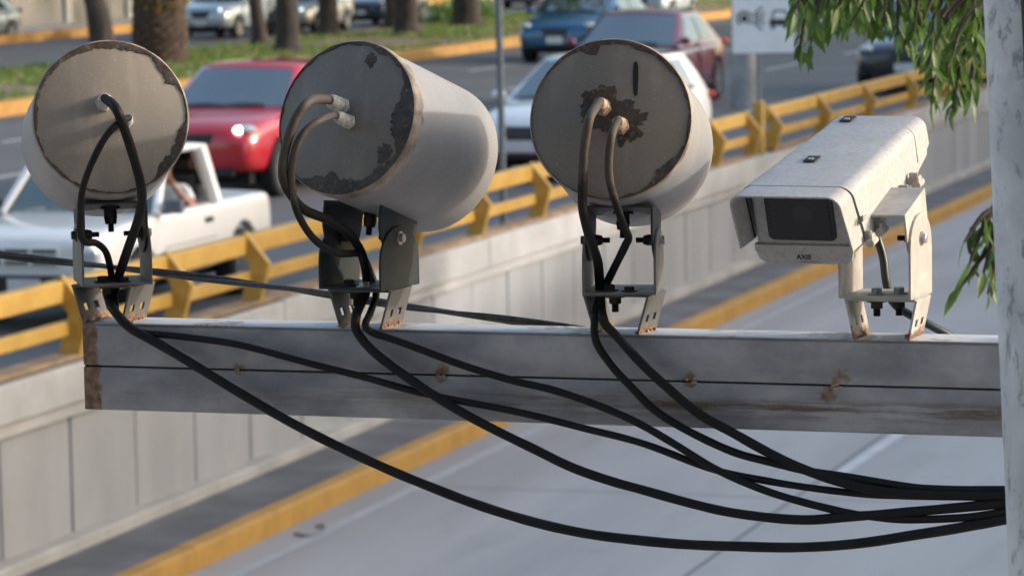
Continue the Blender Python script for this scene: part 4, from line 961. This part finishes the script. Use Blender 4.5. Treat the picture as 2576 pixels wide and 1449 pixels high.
    for sg in (-1, 1):
        for (a, c_) in ((.10, .47), (.51, .80) if style == 'sedan' else (.51, .84)):
            panel("side_window", lambda u, v: side(a + (c_ - a) * u + (.0), .14 + .72 * v, sg, .010), M_GLASS)
        b = MB(m); zt = S['body'][8][3]
        b.ell((L * .452, sg * hw * .74, zt - .085), (.17, .135, .062), Matrix.Identity(4)); hl_ = b.build("headlight", M_LAMP, root, smooth=True)
        if lamp and lamp is not M_LAMP:
            b = MB(m); b.ell((L * .452 + .075, sg * hw * .70, zt - .085), (.115, .085, .048)); b.build("lamp", lamp, hl_, smooth=True)
        b = MB(m); b.ell((-L * .478, sg * hw * .78, S['body'][2][3] - .12), (.09, .16, .075)); b.build("taillight", M_TAIL, root, smooth=True)
        b = MB(m); b.ell((xf0 - .22, sg * (wb + .10), zb_ + .10), (.07, .10, .065)); b.box((xf0 - .2, sg * (wb + .02), zb_ + .06), (.05, .1, .03)); b.build("wing_mirror", mp, root, smooth=True)
        for x in (-.06 * L, .10 * L):
            b = MB(m); b.box((x, sg * (hw * 1.0), zb_ - .13), (.16, .02, .025)); b.build("door_handle", mp if metal == 0 else M_RIMS, root, bevel=.006)
        for x in (.235 * L, -.03 * L, -.235 * L):
            b = MB(m); b.box((x, sg * (hw * .992), zb_ - .30), (.014, .022, .50)); b.build("door_seam", M_TRIM, root)
        b = MB(m); b.box((.0, sg * hw * 1.0, .30), (L * .42, .03, .09)); b.build("sill_trim", M_TRIM, root, bevel=.01)
        for x in ax: wheel(root, x, sg * (hw - .005), wr)
    for u0, u1 in ((-.75, -.05), (-.05, .62)):
        b = MB(m); b.tube([front(u0 + (u1 - u0) * k / 5, .06 + .16 * (k / 5) * (1 - k / 6), .03) for k in range(6)], .012, 6); b.build("wiper", M_TRIM, root)
    zt = S['body'][9][3]
    fb = S['body']
    b = MB(m); pts = []
    for k in range(9):
        u = -1 + k / 4; y = u * hw * .46; xx = L * .5 + .012 - .10 * u * u * .5
        pts += [V((xx - .03, y, zt - .05 - .0)), V((xx, y, zt - .13)), V((xx, y, zt - .24 + .03 * u * u)), V((xx - .05, y, zt - .26 + .03 * u * u))]
    b.add(pts, [(4 * k + j, 4 * k + j + 1, 4 * k + j + 5, 4 * k + j + 4) for k in range(8) for j in range(3)]); b.build("grille", grille, root, smooth=True)
    b = MB(m); b.box((L * .483, 0, .36), (.09, hw * 1.25, .13)); b.build("air_intake", M_TRIM, root, bevel=.02)
    b = MB(m); b.box((L * .5 + .02, 0, .46), (.02, .33, .14)); b.build("licence_plate", M_PLATE, root)
    b = MB(m); b.box((-L * .5 - .008, 0, .72), (.02, .33, .14)); b.build("licence_plate", M_PLATE, root)
    return root

# --- white pickup by the railing, with its driver
def pickup():
    L, Wd, H, wr = 4.75, 1.70, 1.62, .335; hw = Wd / 2
    m = car_place(364, 812, 1.40, hw, scale=.92)
    root = empty("pickup_truck", m, "white single-cab pickup truck closest to the railing, driver at its open window", "pickup truck")
    mp = paint("pickup_white", (.80, .78, .76))
    st = [(-2.055, .93, .46, .92), (-2.04, .97, .42, .98), (-1.92, .985, .40, 1.0), (-1.3, 1, .36, 1.0), (-.70, 1, .33, 1.0), (-.4, 1, .32, 1.0), (.4, 1, .32, .995), (.95, 1, .33, 1.0), (1.3, .99, .35, .985), (1.9, .97, .38, .95), (2.2, .94, .40, .91), (2.32, .91, .42, .86), (2.36, .88, .46, .80)]
    b = MB(m); rows = []
    for x, fw, zb, zt in st:
        w = fw * hw; half = [(0, zb), (.6 * w, zb), (.93 * w, zb + .01), (.985 * w, zb + .08), (w, zb + (zt - zb) * .5), (.985 * w, zt - .12), (.965 * w, zt - .03), (.90 * w, zt), (.5 * w, zt + .012), (0, zt + .018)]
        rows.append([(x, y, z) for y, z in half] + [(x, -y, z) for y, z in half[-2:0:-1]])
    n = len(rows[0]); vs = [p for r in rows for p in r]; fs = [tuple(range(n)), tuple(range((len(rows) - 1) * n, len(rows) * n))[::-1]]
    for i in range(len(rows) - 1):
        for j in range(n): fs.append((i * n + j, (i + 1) * n + j, (i + 1) * n + (j + 1) % n, i * n + (j + 1) % n))
    b.add(vs, fs); body = b.build("body", mp, root, smooth=True, sub=2); apply_mods(body)
    c = MB(m)
    for x in (1.40, -1.20):
        for sg in (-1, 1): c.lathe([(wr * 1.18, -.28), (wr * 1.18, .12)], Matrix.Translation((x, sg * hw, wr * 1.05)) @ Matrix.Rotation(-sg * math.pi / 2, 4, 'X'), 28)
    cut(body, c, M_UNDER)
    c = MB(m); c.box((-1.36, 0, .95), (1.24, hw * 1.74, .62)); cut(body, c, mp)
    c = MB(m); c.box((.12, 0, .95), (1.25, hw * 1.72, .75)); cut(body, c, M_UNDER)
    b = MB(m); b.box((.15, 0, .34), (3.7, 1.2, .2)); b.build("underbody", M_UNDER, root)
    zb, xf0, xf1, xr0, xr1, wb, wt = .985, .98, .36, -.66, -.58, hw * .95, hw * .78
    def pt(t, xa, xb, sg, yo=0): return V((xa + (xb - xa) * t, sg * (wb + (wt - wb) * t + yo), zb + (H - .07 - zb) * t))
    for sg in (-1, 1):
        b = MB(m); b.tube([pt(k / 4, xf0 - .02, xf1, sg) for k in range(5)], [.045] * 5, 8); b.build("pillar", mp, root, smooth=True)
        b = MB(m); b.tube([pt(k / 4, xr0 + .10, xr1 + .10, sg) for k in range(5)], [.075, .075, .08, .085, .09], 8); b.build("pillar", mp, root, smooth=True)
    def rp(u, v): # roof
        x = (xf1 + .04) + (xr1 - .02 - xf1 - .04) * u; y = (wt + .03) * (2 * v - 1); return V((x, y, H - .05 + .05 * (1 - (2 * v - 1) ** 4) * (1 - (2 * u - 1) ** 4)))
    b = MB(m); b.grid(rp, 12, 12); r_ = b.build("roof", mp, root, smooth=True); s_ = r_.modifiers.new("solid", 'SOLIDIFY'); s_.thickness = .05; s_.offset = -1
    tg = NT("tinted_glass"); tg.set(color=(.10, .16, .16), rough=.04, ior=1.9); tg.set(alpha=.75)
    b = MB(m); b.grid(lambda u, v: pt(.03 + .94 * v, xf0, xf1, 1).lerp(pt(.03 + .94 * v, xf0, xf1, -1), u) + V((.07 * math.sin(math.pi * u), 0, 0)), 8, 4); b.build("windshield", tg.m, root, smooth=True, recalc=False)
    b = MB(m); b.box((xr0 + .03, 0, .78), (.05, wb * 1.9, .5)); b.grid(lambda u, v: pt(v * .3, xr0, xr1, 1).lerp(pt(v * .3, xr0, xr1, -1), u), 6, 2); b.build("cab_back", mp, root)
    b = MB(m); b.grid(lambda u, v: pt(.28 + .7 * v, xr0, xr1, 1).lerp(pt(.28 + .7 * v, xr0, xr1, -1), u), 6, 4); b.build("rear_window", M_GLASS, root, recalc=False)
    b = MB(m); b.box((-.30, .36, .62), (.5, .5, .14)); b.box((-.52, .36, .92), (.14, .5, .7)); b.box((-.30, -.36, .62), (.5, .5, .14)); b.box((-.52, -.36, .92), (.14, .5, .7)); b.build("seat", P("seat_cloth", (.04, .042, .05), .9), root, bevel=.03)
    b = MB(m); b.box((.72, 0, .88), (.3, 1.45, .22)); b.build("dashboard", M_TRIM, root, bevel=.04)
    b = MB(m); q = Matrix.Translation((.42, .38, .98)) @ Matrix.Rotation(math.radians(-62), 4, 'Y')
    b.tube([q @ V((.18 * math.cos(a), .18 * math.sin(a), 0)) for a in [2 * math.pi * k / 24 for k in range(25)]], .016, 8); b.cyl(q @ V((0, 0, 0)), q @ V((0, 0, -.25)), .03, 8); b.build("steering_wheel", M_TRIM, root, smooth=True)
    for sg in (-1, 1):
        b = MB(m); b.box((2.29, sg * .62, .70), (.12, .36, .17)); b.build("headlight", M_LAMP, root, bevel=.03)
        b = MB(m); b.box((.86, sg * (hw + .11), 1.06), (.09, .18, .13)); b.box((.86, sg * hw, 1.0), (.04, .16, .03)); b.build("wing_mirror", M_TRIM if sg < 0 else P("mirror_grey", (.11, .13, .16), .4), root, bevel=.03)
        b = MB(m); b.box((-.28, sg * (hw + .003), .84), (.18, .02, .05)); b.build("door_handle", M_TRIM, root, bevel=.008)
        b = MB(m); b.box((.19, sg * (hw - .004), .66), (1.30, .012, .012)); b.build("side_trim", P("trim_grey", (.30, .29, .28), .5), root)
        b = MB(m); b.box((-2.045, sg * .72, .78), (.04, .16, .26)); b.build("taillight", M_TAIL, root, bevel=.01)
        for x in (1.40, -1.20): wheel(root, x, sg * (hw - .005), wr)
    b = MB(m); b.box((2.345, 0, .71), (.06, .86, .19)); b.build("grille", mp, root, bevel=.01)
    b = MB(m)
    for zz in (.655, .71, .765):
        for yy in (-.28, 0, .28): b.box((2.376, yy, zz), (.006, .24, .032))
    b.build("grille_slot", M_TRIM, root)
    b = MB(m); b.box((2.36, 0, .44), (.16, 1.66, .20)); b.build("bumper", M_TRIM, root, bevel=.03)
    b = MB(m); b.box((2.448, .1, .44), (.012, .33, .15)); b.build("licence_plate", M_PLATE, root)
    b = MB(m); b.box((-2.10, 0, .48), (.12, 1.6, .16)); b.build("bumper", M_RIMS, root, bevel=.02)
    return m
def skin_body(name, verts, edges, mat, parent=None, sub=1, origin=None):
    "verts: (point, radius)"
    pmx = WM[parent.name] if parent else Matrix.Translation(origin); inv = pmx.inverted()
    me = bpy.data.meshes.new(name); me.from_pydata([inv @ V(p) for p, r in verts], edges, []); o = bpy.data.objects.new(name, me); COL.objects.link(o)
    k = o.modifiers.new("skin", 'SKIN'); k.use_smooth_shade = True
    for i, (p, r) in enumerate(verts):
        rr = r if isinstance(r, tuple) else (r, r); me.skin_vertices[0].data[i].radius = rr; me.skin_vertices[0].data[i].use_root = (i == 0)
    s_ = o.modifiers.new("sub", 'SUBSURF'); s_.levels = s_.render_levels = sub
    apply_mods(o); o.data.materials.clear(); o.data.materials.append(mat)
    if parent: o.parent = parent
    else: o.matrix_world = pmx
    return reg(o, pmx)
M_SKIN = P("skin", (.40, .20, .135), .55, var=.12, scale=20); M_HAIR = P("dark_hair", (.018, .013, .011), .7, var=.3, scale=60)
def driver(m, label, shirt, seat=(-.30, .37, .70), tilt=0, arm_out=True):
    pel = m @ V(seat); root = empty("person", Matrix.Translation(pel) @ m.to_3x3().to_4x4(), label, "person"); M_ = WM[root.name]
    q = lambda x, y, z: M_ @ V((x, y, z))
    ch = [(0, 0, 0.0, (.15, .12)), (-.04, 0, .20, (.13, .11)), (-.07, 0, .40, (.16, .11)), (-.06, 0, .50, (.08, .08)), (-.04, 0, .57, (.055, .055)), (-.01, 0, .66, (.075, .085)), (-.005, 0, .75, (.078, .095)), (-.01, 0, .81, (.05, .06))]
    vs = [(q(*c[:3]), c[3]) for c in ch]; ed = [(i, i + 1) for i in range(len(ch) - 1)]
    def chain(start, pts):
        k = start
        for p in pts: vs.append((q(*p[:3]), p[3])); ed.append((k, len(vs) - 1)); k = len(vs) - 1
        return k
    for sg in (1, -1):
        if sg > 0 and arm_out: w = chain(2, [(-.06, .19, .42, .06), (.10, .34, .26, .048), (.17, .36, .27, .042), (.30, .26, .45, .030)]); hd = V((.36, .22, .53)); dv = V((.4, -.25, .8)).normalized(); sv = V((.5, .8, 0)).normalized()
        else: w = chain(2, [(-.06, sg * .19, .42, .06), (.08, sg * .27, .20, .048), (.16, sg * .26, .20, .042), (.46, sg * .14, .32, .030)]); hd = V((.54, sg * .12, .35)); dv = V((.9, -.1 * sg, .25)).normalized(); sv = V((0, sg * .8, .5)).normalized()
        k = chain(w, [(hd.x, hd.y, hd.z, (.034, .018))])
        for i, fl in enumerate((.07, .08, .075, .06)):
            a = hd + sv * (.026 - .017 * i) + dv * .03; c = a + dv * fl * .6; e = c + (dv + V((.5, 0, -.6))).normalized() * fl * .5
            chain(k, [(*a, .010), (*c, .009), (*e, .008)])
        a = hd + sv * .03; chain(k, [(*(a + dv * .01 + sv * .015), .011), (*(a + dv * .04 + sv * .03), .009)])
        l = chain(0, [(.12, sg * .10, .02, .085), (.44, sg * .13, .06, .062), (.60, sg * .13, -.22, .045), (.68, sg * .13, -.26, .035)])
    body = skin_body("body", vs, ed, M_SKIN, root)
    sv_ = [(q(0, 0, .02), (.17, .14)), (q(-.04, 0, .2), (.15, .125)), (q(-.07, 0, .40), (.18, .125)), (q(-.062, 0, .47), (.11, .09))]; e2 = [(0, 1), (1, 2), (2, 3)]
    for sg in (1, -1):
        a = (.10, .34, .26) if sg > 0 and arm_out else (.08, sg * .27, .20)
        sv_ += [(q(-.06, sg * .19, .42), .075), (q(*V((-.06, sg * .19, .42)).lerp(V(a), .75)), .06)]; e2 += [(2, len(sv_) - 2), (len(sv_) - 2, len(sv_) - 1)]
    skin_body("shirt", sv_, e2, shirt, root)
    b = MB(M_); b.ell((-.035, 0, .765), (.098, .092, .085)); b.ell((-.075, 0, .70), (.06, .082, .09)); b.build("hair", M_HAIR, root, smooth=True)
    b = MB(M_); b.ell((.085, 0, .695), (.022, .014, .028), n=8, k=6); 
    for sg in (-1, 1): b.ell((-.005, sg * .088, .70), (.018, .012, .03), n=8, k=6)
    b.build("nose_and_ears", M_SKIN, root, smooth=True)
    b = MB(M_)
    for sg in (-1, 1): b.ell((.074, sg * .032, .722), (.010, .014, .008), n=8, k=6)
    b.ell((.074, 0, .645), (.010, .026, .007), n=8, k=6); b.build("eyes_and_mouth", P("lip_brown", (.10, .04, .035), .5), root, smooth=True)
    return root
mpk = pickup()
driver(mpk, "driver with dark hair and a white shirt inside the white pickup truck", P("white_shirt", (.72, .72, .74), .8, var=.08))

def C(*a, **k): return make_car(*a, **k)
hw_ = .89
C("parked_suv".replace("parked_", ""), "glossy red car with a lit headlamp, just behind the white pickup", car_place(716, 494, 1.33, .9, scale=1.03), 'suv', (.50, .012, .022), 4.35, 1.80, 1.57, wr=.34, lamp=M_HEAD)
C("hatchback", "white car half hidden behind the brown-glued drum and the railing", car_place(1545, 452, 1.28, .87, head=HEAD - math.radians(9), scale=1.05), 'hatch', (.78, .79, .80), 4.2, 1.75, 1.50, wr=.31)
C("sedan", "maroon sedan between the blue car and the white camera sign", car_place(1810, 250, -1.32, .9, scale=1.15), 'sedan', (.17, .03, .055), 4.5, 1.80, 1.46, metal=.35, wr=.32)
C("sedan", "dark blue car just left of the maroon sedan", car_place(1410, 160, 2.2, .1, scale=1.18), 'sedan', (.012, .10, .22), 4.5, 1.76, 1.46, metal=.15, wr=.31)
C("hatchback", "black car with bright headlamps behind the hanging leaves", car_place(2330, 240, 1.9, .3, scale=1.15), 'hatch', (.016, .02, .026), 4.3, 1.80, 1.52, wr=.32, lamp=M_LAMP)
C("sedan", "silver sedan showing its tail light, at the far left beyond the median", car_place(28, 108, 1.0 - 2.2, .88, HEAD), 'sedan', (.36, .41, .44), 4.5, 1.74, 1.44, metal=.4, wr=.31, lamp=M_LAMP)
C("suv", "silver car with a black grille seen between the palm trunk and a thin trunk", car_place(545, 100, 2.05, .45), 'suv', (.48, .54, .60), 4.4, 1.80, 1.60, metal=.3, wr=.33, lamp=M_HEADG)
C("hatchback", "grey-beige car with a glowing headlamp behind the tree trunks", car_place(740, 88, 1.9, .3), 'hatch', (.33, .33, .32), 4.2, 1.76, 1.52, metal=.3, wr=.31, lamp=M_HEADG)
C("sedan", "dark navy car farther back, partly hidden by the twin trunks", car_place(945, 68, 2.0, .4), 'sedan', (.03, .045, .07), 4.5, 1.78, 1.45, metal=.2, wr=.31)
C("sedan", "pale car passing at the top edge behind the metal pole", car_place(1345, 22, 1.8, .4), 'sedan', (.42, .45, .48), 4.5, 1.78, 1.45, metal=.2, wr=.31)
C("hatchback", "pale blue car at the top edge above the maroon sedan", car_place(1640, 52, 1.8, .3), 'hatch', (.45, .53, .60), 4.2, 1.76, 1.52, wr=.31)

# ------------------------------------------------------------------ median trees, grass, far side
M_CROWN = leaf_mat("crown_green", (.03, .065, .015), (.07, .13, .03))
def crown_mesh(seed, R=2.6, n=2600, ls=.2):
    rg = random.Random(seed); b = MB(); cl = [V((rg.gauss(0, R * .5), rg.gauss(0, R * .5), rg.gauss(0, R * .35))) for _ in range(26)]
    for i in range(n):
        c = rg.choice(cl); p = c + V((rg.gauss(0, .42), rg.gauss(0, .42), rg.gauss(0, .34)))
        d = V((rg.gauss(0, 1), rg.gauss(0, 1), rg.gauss(-.2, .7))).normalized(); s_ = d.orthogonal().normalized() * ls * .4; d *= ls * rg.uniform(.6, 1.3)
        b.add([p, p + d * .5 + s_, p + d, p + d * .5 - s_], [(0, 1, 2, 3)])
    o = b.build("crown", M_CROWN, recalc=False); me = o.data; bpy.data.objects.remove(o); return me
CM = [crown_mesh(k) for k in (1, 2, 3)]
def tree(label, p, r, lean, seed, h=7.5):
    root = empty("tree", T(p), label, "tree", "trees along the grassy median"); rg = random.Random(seed); b = MB()
    ax = [p + V((0, 0, -.1)), p + V((lean * .1, 0, .25)), p + V((lean * .5, 0, 1.2)), p + V((lean, .05, 2.4)), p + V((lean * 1.3, .2, h))]
    P3 = spline(ax, 5); n = 18; vs = []; k = len(P3)
    for i, q in enumerate(P3):
        f = i / (k - 1); rr = r * (1 - .45 * f) * (1 + .7 * max(0, 1 - (q.z - p.z + .1) / .45) ** 2)
        for j in range(n):
            a = 2 * math.pi * j / n; w = 1 + .12 * mnoise.noise(V((math.cos(a) * 1.6 + seed, math.sin(a) * 1.6, f * 2))) + .16 * max(0, 1 - f * 7) * math.sin(5 * a + seed)
            vs.append(q + V((math.cos(a), math.sin(a), 0)) * rr * w)
    b.add(vs, [(i * n + j, i * n + (j + 1) % n, (i + 1) * n + (j + 1) % n, (i + 1) * n + j) for i in range(k - 1) for j in range(n)])
    for q in range(6):
        a = rg.uniform(0, 6.28); t0 = P3[-1 - rg.randint(0, 4)]; e = P3[-1] + V((math.cos(a) * 1.7, math.sin(a) * 1.7, rg.uniform(.6, 2.2)))
        b.tube(spline([t0, t0.lerp(e, .5) + V((0, 0, .15)), e], 4), [r * .32 * (1 - .8 * i / 8) for i in range(9)], 7)
    b.build("trunk", M_BARK, root, smooth=True, recalc=False)
    for q in range(2):
        o = bpy.data.objects.new("crown", CM[(seed + q) % 3]); COL.objects.link(o); o.parent = root; o.location = P3[-1] - p + V((rg.uniform(-2.2, 2.2), rg.uniform(-2.2, 2.2), 2.6 + q * 2.8)); o.scale = (2.1, 2.1, 1.9); o.rotation_euler = (0, 0, rg.uniform(0, 6)); reg(o, WM[root.name])
def gs(x, s): return s_at(x, s * .94, .14)
tree("leaning trunk left of the palm, rising behind the leftmost drum", gs(279, 35.5), .36, -.28, 1)
tree("slim trunk with a pale edge, right of the silver car with the black grille", gs(668, 37.0), .24, -.25, 2)
tree("sturdy straight trunk rising behind the red car", gs(736, 34.3), .37, -.02, 3)
tree("dark trunk behind the grey-beige car's bonnet, left of the twin trunks", gs(838, 37.5), .33, .0, 4)
tree("slimmer left one of the twin trunks above the middle drum", gs(1000, 37.8), .28, .0, 5)
tree("thicker right one of the twin trunks above the middle drum", gs(1036, 35.2), .40, .0, 6)
tree("thick trunk with flared roots, left of the metal pole", gs(1188, 35.6), .48, -.05, 7)
tree("slim dark trunk at the top edge, right of the metal pole", gs(1395, 36.5), .22, .0, 8)
tree("broad trunk rising above the maroon sedan's roof", gs(1740, 36.0), .3, .0, 9)
def palm():
    p = gs(416, 35.2); root = empty("palm_tree", T(p), "stout palm trunk with brown boot scars and yellowish frond bases", "palm tree"); b = MB(); n = 26; k = 60; vs = []
    for i in range(k):
        z = i * .055; r = .58 + .04 * math.sin(z * 2.2) - .03 * max(0, z - 1.4)
        for j in range(n):
            a = 2 * math.pi * (j + .5 * (i % 2)) / n; w = 1 + (.07 if (j + (i // 2)) % 2 else -.03) + random.uniform(-.03, .03)
            vs.append(p + V((math.cos(a) * r * w, math.sin(a) * r * w, z - .1)))
    b.add(vs, [(i * n + j, i * n + (j + 1) % n, (i + 1) * n + (j + 1) % n, (i + 1) * n + j) for i in range(k - 1) for j in range(n)])
    b.build("trunk", P("palm_bark", (.085, .055, .038), .9, var=.5, scale=9, bump=.8, bdist=.03), root, recalc=False)
    b = MB()
    for i in range(150):      # cut frond bases, then fronds above
        a = random.uniform(0, 6.28); z = random.uniform(.95, 3.0); d = V((math.cos(a), math.sin(a), 0)); q = p + d * .50 + V((0, 0, z)); L = random.uniform(.16, .32)
        b.tube([q, q + d * L * .45 + V((0, 0, L * .7)), q + d * L * .6 + V((0, 0, L * 1.2))], [.055, .045, .012], 5)
    b.build("frond_base", leaf_mat("frond_base_ochre", (.20, .12, .03), (.30, .24, .05)), root)
    b = MB()
    for i in range(34):
        a = random.uniform(0, 6.28); d = V((math.cos(a), math.sin(a), 0)); e = random.uniform(.1, 1.3); q = p + V((0, 0, 3.1)); pts = [q + d * (2.6 * t) + V((0, 0, e * 2.2 * t - 1.9 * t * t)) for t in [k_ / 8 for k_ in range(9)]]
        for t in range(40):
            f = t / 40; c = pts[min(int(f * 8), 7)].lerp(pts[min(int(f * 8) + 1, 8)], f * 8 % 1)
            for sg in (-1, 1):
                sd_ = V((-d.y, d.x, 0)) * sg; e_ = c + sd_ * .45 + d * .25 + V((0, 0, -.1)); b.add([c, c + d * .05, e_], [(0, 1, 2)])
    b.build("fronds", M_CROWN, root, recalc=False)
palm()
# bush among the trunks
def bush(p, R, label):
    b = MB(); rg = random.Random(int(p.x * 10))
    for i in range(900):
        q = V((rg.gauss(0, .4), rg.gauss(0, .4), abs(rg.gauss(.3, .4)))) * R + p; d = V((rg.gauss(0, 1), rg.gauss(0, 1), rg.gauss(.3, 1))).normalized(); s_ = d.orthogonal().normalized() * .035; d *= .16
        b.add([q, q + d * .5 + s_, q + d, q + d * .5 - s_], [(0, 1, 2, 3)])
    b.tube([p, p + V((0, 0, R * .5))], [.03, .01], 6)
    tag(b.build("bush", leaf_mat("bush_green_%d" % len(bpy.data.materials), (.05, .12, .02), (.13, .26, .04)), origin=p, recalc=False), label, "bush")
bush(gs(1137, 37.3), .75, "bright green bush between the twin trunks and the flared trunk")
bush(gs(1225, 37.4), .6, "small green bush between the flared trunk and the metal pole")
# grass on the median
gm = MB(); rg = random.Random(11)
for i in range(52000):
    s_ = rg.uniform(29.1, 35.75); t_ = rg.uniform(30, 175)
    if mnoise.noise(V((s_ * .35, t_ * .22, 1.5))) + (.4 if t_ < 88 else -.10) + rg.uniform(-.2, .2) - max(0, (t_ - 110) / 70) < .0: continue
    p = road(s_, t_, .14); a = rg.uniform(0, 6.28); h = rg.uniform(.06, .15); w = V((math.cos(a), math.sin(a), 0)) * .03; e = V((rg.uniform(-.05, .05), rg.uniform(-.05, .05), h))
    gm.add([p - w, p + w, p + e], [(0, 1, 2)])
gr = gm.build("grass", leaf_mat("grass_green", (.06, .125, .02), (.17, .235, .05)), recalc=False); tag(gr, "short bright green grass with bare soil patches on the median", "grass", kind="stuff")
lfm = MB()
for i in range(1500):
    p = road(rg.uniform(29.1, 35.7), rg.uniform(35, 150), .20 + rg.uniform(0, .05)); a = rg.uniform(0, 6.28); u_ = V((math.cos(a), math.sin(a), rg.uniform(-.4, .4))) * .07; w_ = V((-u_.y, u_.x, .02)) * .6
    lfm.add([p - u_, p + w_, p + u_, p - w_], [(0, 1, 2, 3)])
tag(lfm.build("fallen_leaves", P("yellow_leaf", (.42, .33, .07), .8, var=.4, scale=3), recalc=False), "yellow fallen leaves scattered on the median grass", "leaves", kind="stuff")
# far boundary wall
fw = empty("boundary_wall", T(road(49, 60, .2)), "grey rendered boundary wall along the far pavement, at the very top left", "wall")
b = MB(); rbox(b, 49, 49.3, -10, 200, .2, 3.6); b.build("wall_face", concrete("render_grey", (.21, .205, .19), .3, .5, (1, 1, .5), .35), fw)
b = MB()
for i in range(40): rbox(b, 48.88, 49.0, -8 + i * 5, -7.6 + i * 5, .2, 3.7)
b.build("pier", P("pier_grey", (.30, .30, .29), .85, var=.2, scale=2), fw)
b = MB(); rbox(b, 48.92, 49.4, -10, 200, 3.602, 3.75); b.build("coping", M_COPE, fw)
# scrap of hose by the kerb
p = [ground(x, y, ZL + .012) for x, y in ((742, 1342), (770, 1346), (800, 1342), (816, 1330), (812, 1320), (796, 1322))]
b = MB(); b.tube(spline(p, 6), .014, 8); tag(b.build("hose_scrap", P("hose_grey", (.24, .23, .23), .8), smooth=True, origin=p[0]), "curled scrap of grey hose lying beside the yellow kerb", "scrap")

# ------------------------------------------------------------------ unseen blocks shaped as buildings, added to shade the underpass and screen the sky
M_RENDER = concrete("block_render", (.20, .185, .17), .2, .5, (1, 1, .6), .2)
def shade_block(label, x0, x1, y0, y1, h, face):
    r = empty("shade_block", T(V(((x0 + x1) / 2, (y0 + y1) / 2, ZL - .3))), label, "shade_block")
    b = MB(); b.box(((x0 + x1) / 2, (y0 + y1) / 2, (h - .3 + ZL - .3) / 2), (x1 - x0, y1 - y0, h - .3 - ZL + .3)); b.build("wall", M_RENDER, r)
    b = MB(); b.box(((x0 + x1) / 2, (y0 + y1) / 2, h - .149), (x1 - x0 + .3, y1 - y0 + .3, .298)); b.build("roof", P("roof_slab", (.28, .27, .26), .85), r)
    n = int(((y1 - y0) if face in 'w' else (x1 - x0)) / 3.2); zz = 1.0
    while zz < h - 2.4:
        for i in range(n):
            b = MB(); u = 1.6 + i * 3.2
            if face == 'w': b.box((x0 - .02, y0 + u, zz + .8), (.06, 1.5, 1.5))
            else: b.box((x0 + u, y1 + .02, zz + .8), (1.5, .06, 1.5))
            b.build("window", M_GLASS, r)
        zz += 3.1
shade_block("tall grey block added behind the viewpoint to screen the sky", -40, 16, -20, -7, 20, 'n')
shade_block("long low grey shade block added beyond the right edge of the photo, near part", 30, 40, 14, 36, 10.6, 'w')
shade_block("lower grey shade block added beyond the right edge of the photo, far part", 30, 40, 36.4, 110, 8.6, 'w')
